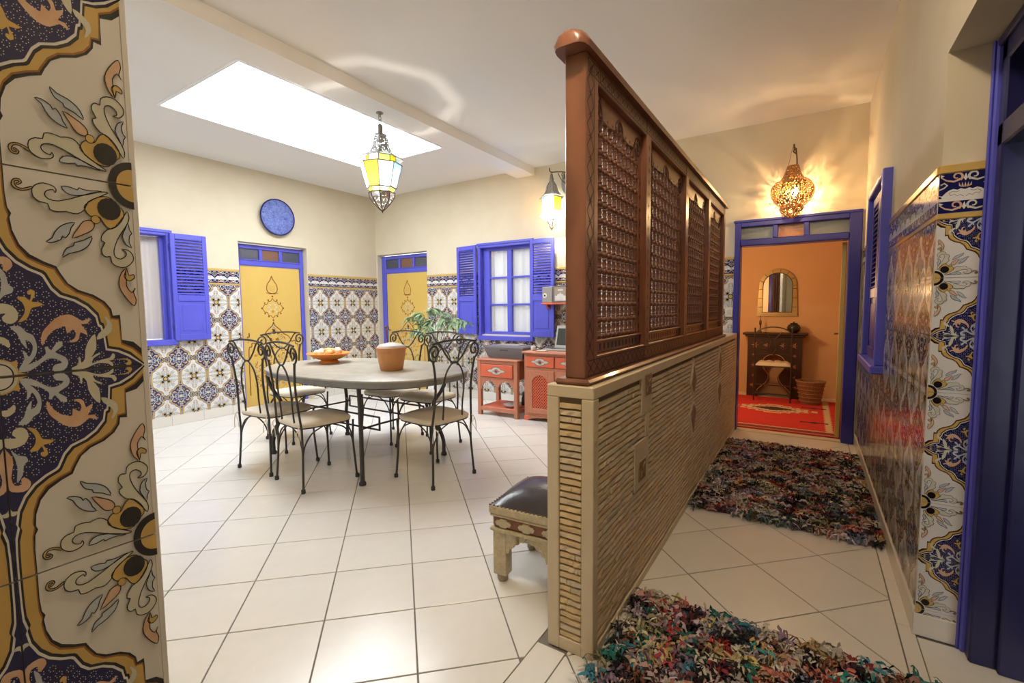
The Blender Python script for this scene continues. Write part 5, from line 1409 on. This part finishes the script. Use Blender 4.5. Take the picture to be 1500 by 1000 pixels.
# ------------------------------------------------------------------ far room
FY = 7.75
tag(MB().box(-2.2, YB+.16, -.08, 1.6, FY+.2, -.002).build('floor_far_room', 'floor_tile'), 'tiled floor of the orange far room under the carpet', 'floor', kind='structure')
tag(MB().box(-2.2, FY, -.05, 1.6, FY+.15, 2.8).build('wall_far_room', 'orange_plaster'), 'orange plaster wall of the far room behind the mirror', 'wall', kind='structure')
tag(MB().box(-2.2, YB+.16, -.05, -2.05, FY, 2.8).build('wall_far_room_left', 'orange_plaster'), 'orange side wall of the far room beyond the doorway', 'wall', kind='structure')
tag(MB().box(.75, YB+.16, -.05, .9, FY, 2.8).build('wall_far_room_right', 'orange_plaster'), 'orange side wall of the far room behind the open yellow door', 'wall', kind='structure')
tag(MB().box(-2.2, YB+.16, 2.7, 1.6, FY+.2, 2.8).build('ceiling_far_room', 'ceiling_white'), 'ceiling of the orange far room', 'ceiling', kind='structure')
# red carpet
cp = thing('red_carpet', 'red woven carpet with cream border and medallion in the far room', 'carpet', (-.55, 6.42, 0))
x0, x1, y0, y1 = -1.05, .92, -.98, 1.0
MB().cbox(x0,y0,0,x1,y1,.012,.003).build('field', 'carpet_red', cp)
rc = random.Random(9)
def motif(nm, poly, z, mt, par=cp): MB().prism(poly, .0115, z, 'z').build(nm, mt, par, sharp=0)
def zig(a, b, n, amp, ph=0): return [(a[0]+(b[0]-a[0])*k/n+(amp if k%2 else -amp)*(b[1]!=a[1]), a[1]+(b[1]-a[1])*k/n+(amp if k%2 else -amp)*(a[1]==b[1])) for k in range(n+1)]
motif('maroon_border', [(x0+.01,y0+.02),(x1-.01,y0+.02),(x1-.01,y0+.14),(x0+.01,y0+.14)], .0128, 'carpet_maroon')
motif('cream_border', zig((x0+.01,y0+.15),(x1-.06,y0+.15),60,.006)+zig((x1-.06,y0+.18),(x0+.01,y0+.18),60,.006), .0132, 'carpet_cream')
motif('cream_edge', zig((x0+.01,y0+.03),(x1-.03,y0+.03),60,.005)+zig((x1-.03,y0+.045),(x0+.01,y0+.045),60,.005), .0132, 'carpet_cream')
motif('cream_side', zig((x1-.20,y0+.18),(x1-.20,y1-.05),40,.010)+zig((x1-.14,y1-.05),(x1-.14,y0+.18),40,.010), .0132, 'carpet_cream')
mc = (.20,.18)
def loz(a, b, n=5, st=.03): 
    q = []
    for (sx, sy) in ((1,1),(-1,1),(-1,-1),(1,-1)):
        seg_ = [(sx*a*(1-k/n), sy*b*k/n) for k in range(n+1)]
        st_ = []
        for k in range(n): st_ += [seg_[k], (seg_[k][0], seg_[k+1][1])]
        q += st_ if sx*sy > 0 else [(p[0],p[1]) for p in ([seg_[n]]+sum([[(seg_[k][0],seg_[k+1][1]),seg_[k]] for k in range(n-1,-1,-1)],[]))]
    return [(mc[0]+p[0], mc[1]+p[1]) for p in q]
motif('medallion_cream', loz(.46,.27), .0132, 'carpet_cream'); motif('medallion_red', loz(.40,.215), .0136, 'carpet_red'); motif('medallion_cream', loz(.36,.18), .0140, 'carpet_cream'); motif('medallion_dark', loz(.24,.11), .0144, 'carpet_dark')
for (cx, cy) in ((.62,-.42),(-.55,-.30),(.62,.42)):
    motif('dark_figure', [(cx-.13,cy-.03),(cx-.05,cy-.015),(cx,cy-.05),(cx+.05,cy-.015),(cx+.13,cy-.03),(cx+.13,cy+.03),(cx+.05,cy+.015),(cx,cy+.05),(cx-.05,cy+.015),(cx-.13,cy+.03)], .0134, 'carpet_dark')
fr = MB()
for k in range(90):
    y = y0+.02+(y1-y0-.04)*k/89; fr.tube([(x1-.005,y,.006),(x1+.03,y+rc.uniform(-.01,.01),.007),(x1+.06,y+rc.uniform(-.02,.02),.003)], .004, 4)
o = fr.build('fringe', 'carpet_dark', cp); o['kind'] = 'stuff'
# ornate dark console
oc = thing('carved_console', 'dark painted console with curved cut-out front against the orange wall', 'console', (-.415, 7.47, 0))
MB().cbox(-.40,-.05,.885,.40,.27,.915,.008).cbox(-.37,-.03,.86,.37,.26,.885,.006).build('top', 'ornate_dark', oc)
half = [(.0,.60),(.06,.585),(.11,.54),(.13,.47),(.11,.40),(.07,.34),(.05,.28),(.08,.20),(.14,.14),(.19,.08),(.20,.0)]
for s in (-1,1):
    m = MB(); p = [(s*.335,0),(s*.335,.86),(0,.86)]+[(s*a,z) for a,z in smooth_pts(half,4)]
    m.prism(p, 0, .03, 'y'); b = m.build('front_panel', 'ornate_dark', oc)
    m = MB().cbox(min(s*.335,s*.30),.03,0,max(s*.335,s*.30),.26,.86,.004); m.build('side_panel', 'ornate_dark', oc)
    q = MB(); 
    for (cx, cz, r) in ((.24,.74,.05),(.25,.60,.03),(.25,.45,.04),(.25,.30,.03),(.27,.16,.035),(.10,.74,.04)):
        for k in range(6):
            a = k*PI/3; q.prism([(s*cx+r*.2*math.cos(a-1),cz+r*.2*math.sin(a-1)),(s*cx+r*math.cos(a),cz+r*math.sin(a)),(s*cx+r*.2*math.cos(a+1),cz+r*.2*math.sin(a+1))], -.002, .0, 'y', k%2)
    q.tube([(s*a*1.0,-.001,z) for a,z in smooth_pts([(a+.012,z+.01) for a,z in half],3)], .005, 5, m=1)
    q.build('painted_flower', ['ornate_red','ornate_ochre'], b)
MB().box(-.30,.22,.02,.30,.25,.86).build('back_panel', 'orange_plaster', oc)
# iron chair with tufted cushion in front of it
ic = thing('iron_side_chair', 'slim black iron chair with tufted pale cushion before the dark console', 'chair', (-.405, 7.06, .0145))
w_, hs = .43, .47
for x in (-w_/2, w_/2):
    MB().tube(smooth_pts([(x,0,0),(x,-.005,hs),(x,-.02,.80),(x,-.03,.99)],4), .009, 8).build('leg', 'iron', ic)
    MB().tube([(x,.31,0),(x,.30,hs)], .009, 8).build('leg', 'iron', ic)
m = MB(); 
m.tube([(-w_/2,-.0,hs),(w_/2,-.0,hs),(w_/2,.30,hs),(-w_/2,.30,hs)], .008, 6, True); m.build('seat_frame', 'iron', ic)
m = MB()
for z in (.10,.22): m.tube([(-w_/2,0,z),(w_/2,0,z)], .007, 6)
for x in (-w_/2,w_/2): m.tube([(x,0,.16),(x,.30,.16)], .007, 6)
m.tube([(-w_/2,-.01,hs+.17),(w_/2,-.01,hs+.17)], .007, 6); m.build('stretcher', 'iron', ic)
m = MB(); m.tube([(w_/2*math.cos(k*PI/16),-.025,.88+.12*math.sin(k*PI/16)) for k in range(17)], .008, 7)
for s in (-1,1):
    sp = spiral(s*.12, .76, .075, .02, PI/2, s*1.2, 22); m.tube([(a,-.02,z) for a,z in sp], .006, 6)
    m.tube(smooth_pts([(0,-.02,.64),(s*.04,-.02,.72),(s*.02,-.02,.83),(s*.10,-.025,.93)],4), .006, 6)
m.build('crest', 'iron', ic)
m = MB(); n = 14; vs = []; fs = []
for i in range(n+1):
    for j in range(n+1):
        u = i/n; v = j/n; e = min(1, 6*min(u,1-u,v,1-v))
        vs.append((-w_/2+.005+(w_-.01)*u, .005+.29*v, hs+.012+.055*e**.5*(.62+.38*abs(math.sin(u*PI*4))*abs(math.sin(v*PI*3+.6)))))
for i in range(n):
    for j in range(n): a = i*(n+1)+j; fs.append((a,a+n+1,a+n+2,a+1))
m.add(vs, fs); m.cbox(-w_/2+.005,.005,hs+.004,w_/2-.005,.295,hs+.016,.004); m.build('cushion', 'cushion', ic, recalc=False, sharp=60)
# mirror
mi = thing('arched_mirror', 'arched wall mirror in a brass-coloured frame above the dark console', 'mirror', (-.41, FY-.002, 1.155))
def archp(w, h, n=20):
    r = w; return [(-w,0),(w,0)]+[(r*math.cos(PI*k/n), h-r+r*math.sin(PI*k/n)) for k in range(n+1)]
A, B_ = archp(.235,.665), archp(.185,.61); A[0] = (-.255,-.01); A[1] = (.255,-.01)
B_ = [(x, z+(.045 if i < 2 else 0)) for i, (x, z) in enumerate(B_)]
m = MB(); N = len(A); vs = [(x,-.03,z) for x,z in A]+[(x,-.03,z) for x,z in B_]+[(x,0,z) for x,z in A]+[(x,-.01,z) for x,z in B_]; fs = []
for i in range(N):
    j = (i+1)%N; fs += [(i,j,N+j,N+i),(i,2*N+i,2*N+j,j),(N+i,N+j,3*N+j,3*N+i)]
m.add(vs, fs); m.build('frame', 'bone_frame', mi, sharp=30)
m = MB()
for i in range(2, N, 3):
    a, b = A[i], B_[i]; m.tube([(a[0],-.031,a[1]),(b[0],-.031,b[1])], .004, 5)
for z in (.12,.25,.38): m.tube([(-.24,-.031,z),(-.185,-.031,z)], .004, 5); m.tube([(.24,-.031,z),(.185,-.031,z)], .004, 5)
m.tube([(x,-.031,z) for x,z in B_], .005, 6, True); m.build('frame_joint', 'dark_brass', mi)
m = MB(); m.poly([(x,-.012,z) for x,z in B_]); m.box(-.18,-.008,.05,.18,-.004,.42)
MB().prism(B_, -.014, -.006, 'y').build('glass', 'mirror', mi, sharp=0)
# things on the console
tpot = thing('black_jar', 'round black jar on the dark console below the mirror', 'jar', (-.19, 7.55, .915))
MB().lathe([(0,0),(.04,0),(.075,.03),(.085,.07),(.07,.11),(.045,.125),(.05,.135),(.03,.14),(0,.14)], 18).build('body', 'black_plastic', tpot, sharp=50); MB().lathe([(0,.158),(.012,.155),(.012,.145),(.006,.139)][::-1], 10).build('knob', 'black_plastic', tpot)
o = MB().lathe([(0,0),(.03,0),(.025,.01),(.01,.03),(.008,.10),(.016,.12),(.016,.16),(.004,.19),(.004,.24),(0,.245)], 12).build('perfume_bottle', 'dark_brass', None, (-.60,7.53,.915), sharp=50); tag(o, 'slender dark flask on the console below the mirror', 'flask')
ba = thing('waste_basket', 'tapered woven basket standing on the red carpet beside the console', 'basket', (.03, 7.16, .013))
MB().lathe([(0,0),(.11,0),(.115,.01),(.155,.26),(.165,.275),(.165,.30),(.155,.30),(.148,.27),(.105,.02),(0,.015)], 22).build('body', 'basket', ba, sharp=50)
m = MB()
for z, r_ in ((.04,.122),(.09,.130),(.14,.138),(.19,.146),(.24,.154)): m.tube(ring_pts(r_, z, 26, 0), .007, 6, True)
m.build('weave', 'basket', ba); MB().tube(ring_pts(.163,.295,26,0), .012, 6, True).build('rim', 'basket', ba)

# ------------------------------------------------------------------ rag rugs
PAL = [(.02,.02,.025),(.03,.025,.03),(.05,.04,.06),(.66,.44,.42),(.58,.50,.56),(.66,.60,.50),(.42,.06,.05),(.55,.20,.17),(.60,.34,.30),(.62,.42,.20),(.50,.47,.42),(.62,.58,.50),(.30,.22,.34),(.18,.22,.34),(.02,.02,.025),(.03,.03,.03),(.13,.05,.06),(.22,.10,.06),(.36,.34,.20),(.08,.12,.09)]
PAL2 = PAL+[(.06,.36,.40),(.08,.30,.42),(.04,.22,.20),(.20,.28,.45),(.60,.50,.22),(.62,.58,.52),(.60,.56,.50),(.50,.40,.46),(.42,.08,.10)]
def rag_material():
    m = bpy.data.materials.new('rag_pile'); m.use_nodes = True; nt = m.node_tree; b = nt.nodes['Principled BSDF']
    a = nt.nodes.new('ShaderNodeAttribute'); a.attribute_name = 'dye'; nt.links.new(a.outputs['Color'], b.inputs['Base Color']); b.inputs['Roughness'].default_value = .95; b.inputs['Specular IOR Level'].default_value = .1
    MAT['rag_pile'] = m
rag_material()
def rag_rug(label, x0, x1, y0, y1, n, pal, sd, edge):
    t = thing('rag_rug', label, 'rug', ((x0+x1)/2, (y0+y1)/2, 0)); r = random.Random(sd); hx_, hy_ = (x1-x0)/2, (y1-y0)/2
    MB().cbox(-hx_,-hy_,0,hx_,hy_,.012,.004).build('backing', 'rug_base', t)
    # tufts: every knot is a bundle of bent strips of one cloth
    vs = []; fs = []; cols = []
    cell = {}
    tuft = .042
    k = 0; ny = int(2*hy_/tuft); nx = int(2*hx_/tuft)
    for i in range(nx+1):
        for j in range(ny+1):
            cx = -hx_+2*hx_*i/nx+r.uniform(-.022,.022); cy = -hy_+2*hy_*j/ny+r.uniform(-.022,.022)
            col = r.choice(pal); q = r.uniform(.75,1.2); col = [min(1,c*q) for c in col]
            for s in range(n):
                a = r.uniform(0,2*PI); L_ = r.uniform(.030,.068); wd = r.uniform(.0018,.0048); hh = r.uniform(.018,.040)
                ox, oy = cx+r.uniform(-.022,.022), cy+r.uniform(-.022,.022); dx, dy = math.cos(a), math.sin(a); px, py = -dy*wd, dx*wd; tw = r.uniform(-.006,.006)
                b = len(vs)
                for (f_, z) in ((0,.008),(.35,hh),(.75,hh*.9+tw),(1,.010+r.uniform(0,.012))):
                    x, y = ox+dx*L_*f_, oy+dy*L_*f_; ww = 1 if f_ < .9 else .85
                    vs.append((x+px*ww,y+py*ww,z+tw)); vs.append((x-px*ww,y-py*ww,z-tw if z > .02 else z))
                v_ = r.uniform(.8,1.15)
                for e in range(3): fs.append((b+2*e,b+2*e+1,b+2*e+3,b+2*e+2)); cols.append([min(1,c*v_) for c in col])
    me = bpy.data.meshes.new('pile'); me.from_pydata(vs, [], fs); me.materials.append(MAT['rag_pile'])
    at = me.attributes.new('dye', 'FLOAT_COLOR', 'FACE'); at.data.foreach_set('color', [v for c in cols for v in (*c,1)])
    o = link('pile', me, t); o['kind'] = 'stuff'
    if edge:
        m = MB()
        for (a, b) in edge:
            L_ = math.hypot(b[0]-a[0], b[1]-a[1]); nn = int(L_/.012)
            for k in range(nn):
                f_ = k/nn; x, y = a[0]+(b[0]-a[0])*f_, a[1]+(b[1]-a[1])*f_; an = r.uniform(0,6.28)
                m.tube([(x,y,.008),(x+.012*math.cos(an),y+.012*math.sin(an),.018),(x+.026*math.cos(an),y+.026*math.sin(an),.006)], .004, 4)
        o = m.build('knotted_edge', 'fringe', t, sharp=0); o['kind'] = 'stuff'
    return t
rag_rug('shaggy multicoloured rag rug with turquoise tufts at the near end of the stone wall', -.585, .46, .75, 1.975, 22, PAL2, 4, [((-.52,-.61),(-.52,.61)),((-.52,.61),(-.2,.61))])
rag_rug('long shaggy rag rug of dark and red tufts in front of the far doorway', -.60, .345, 3.10, 4.80, 20, PAL, 8, [])
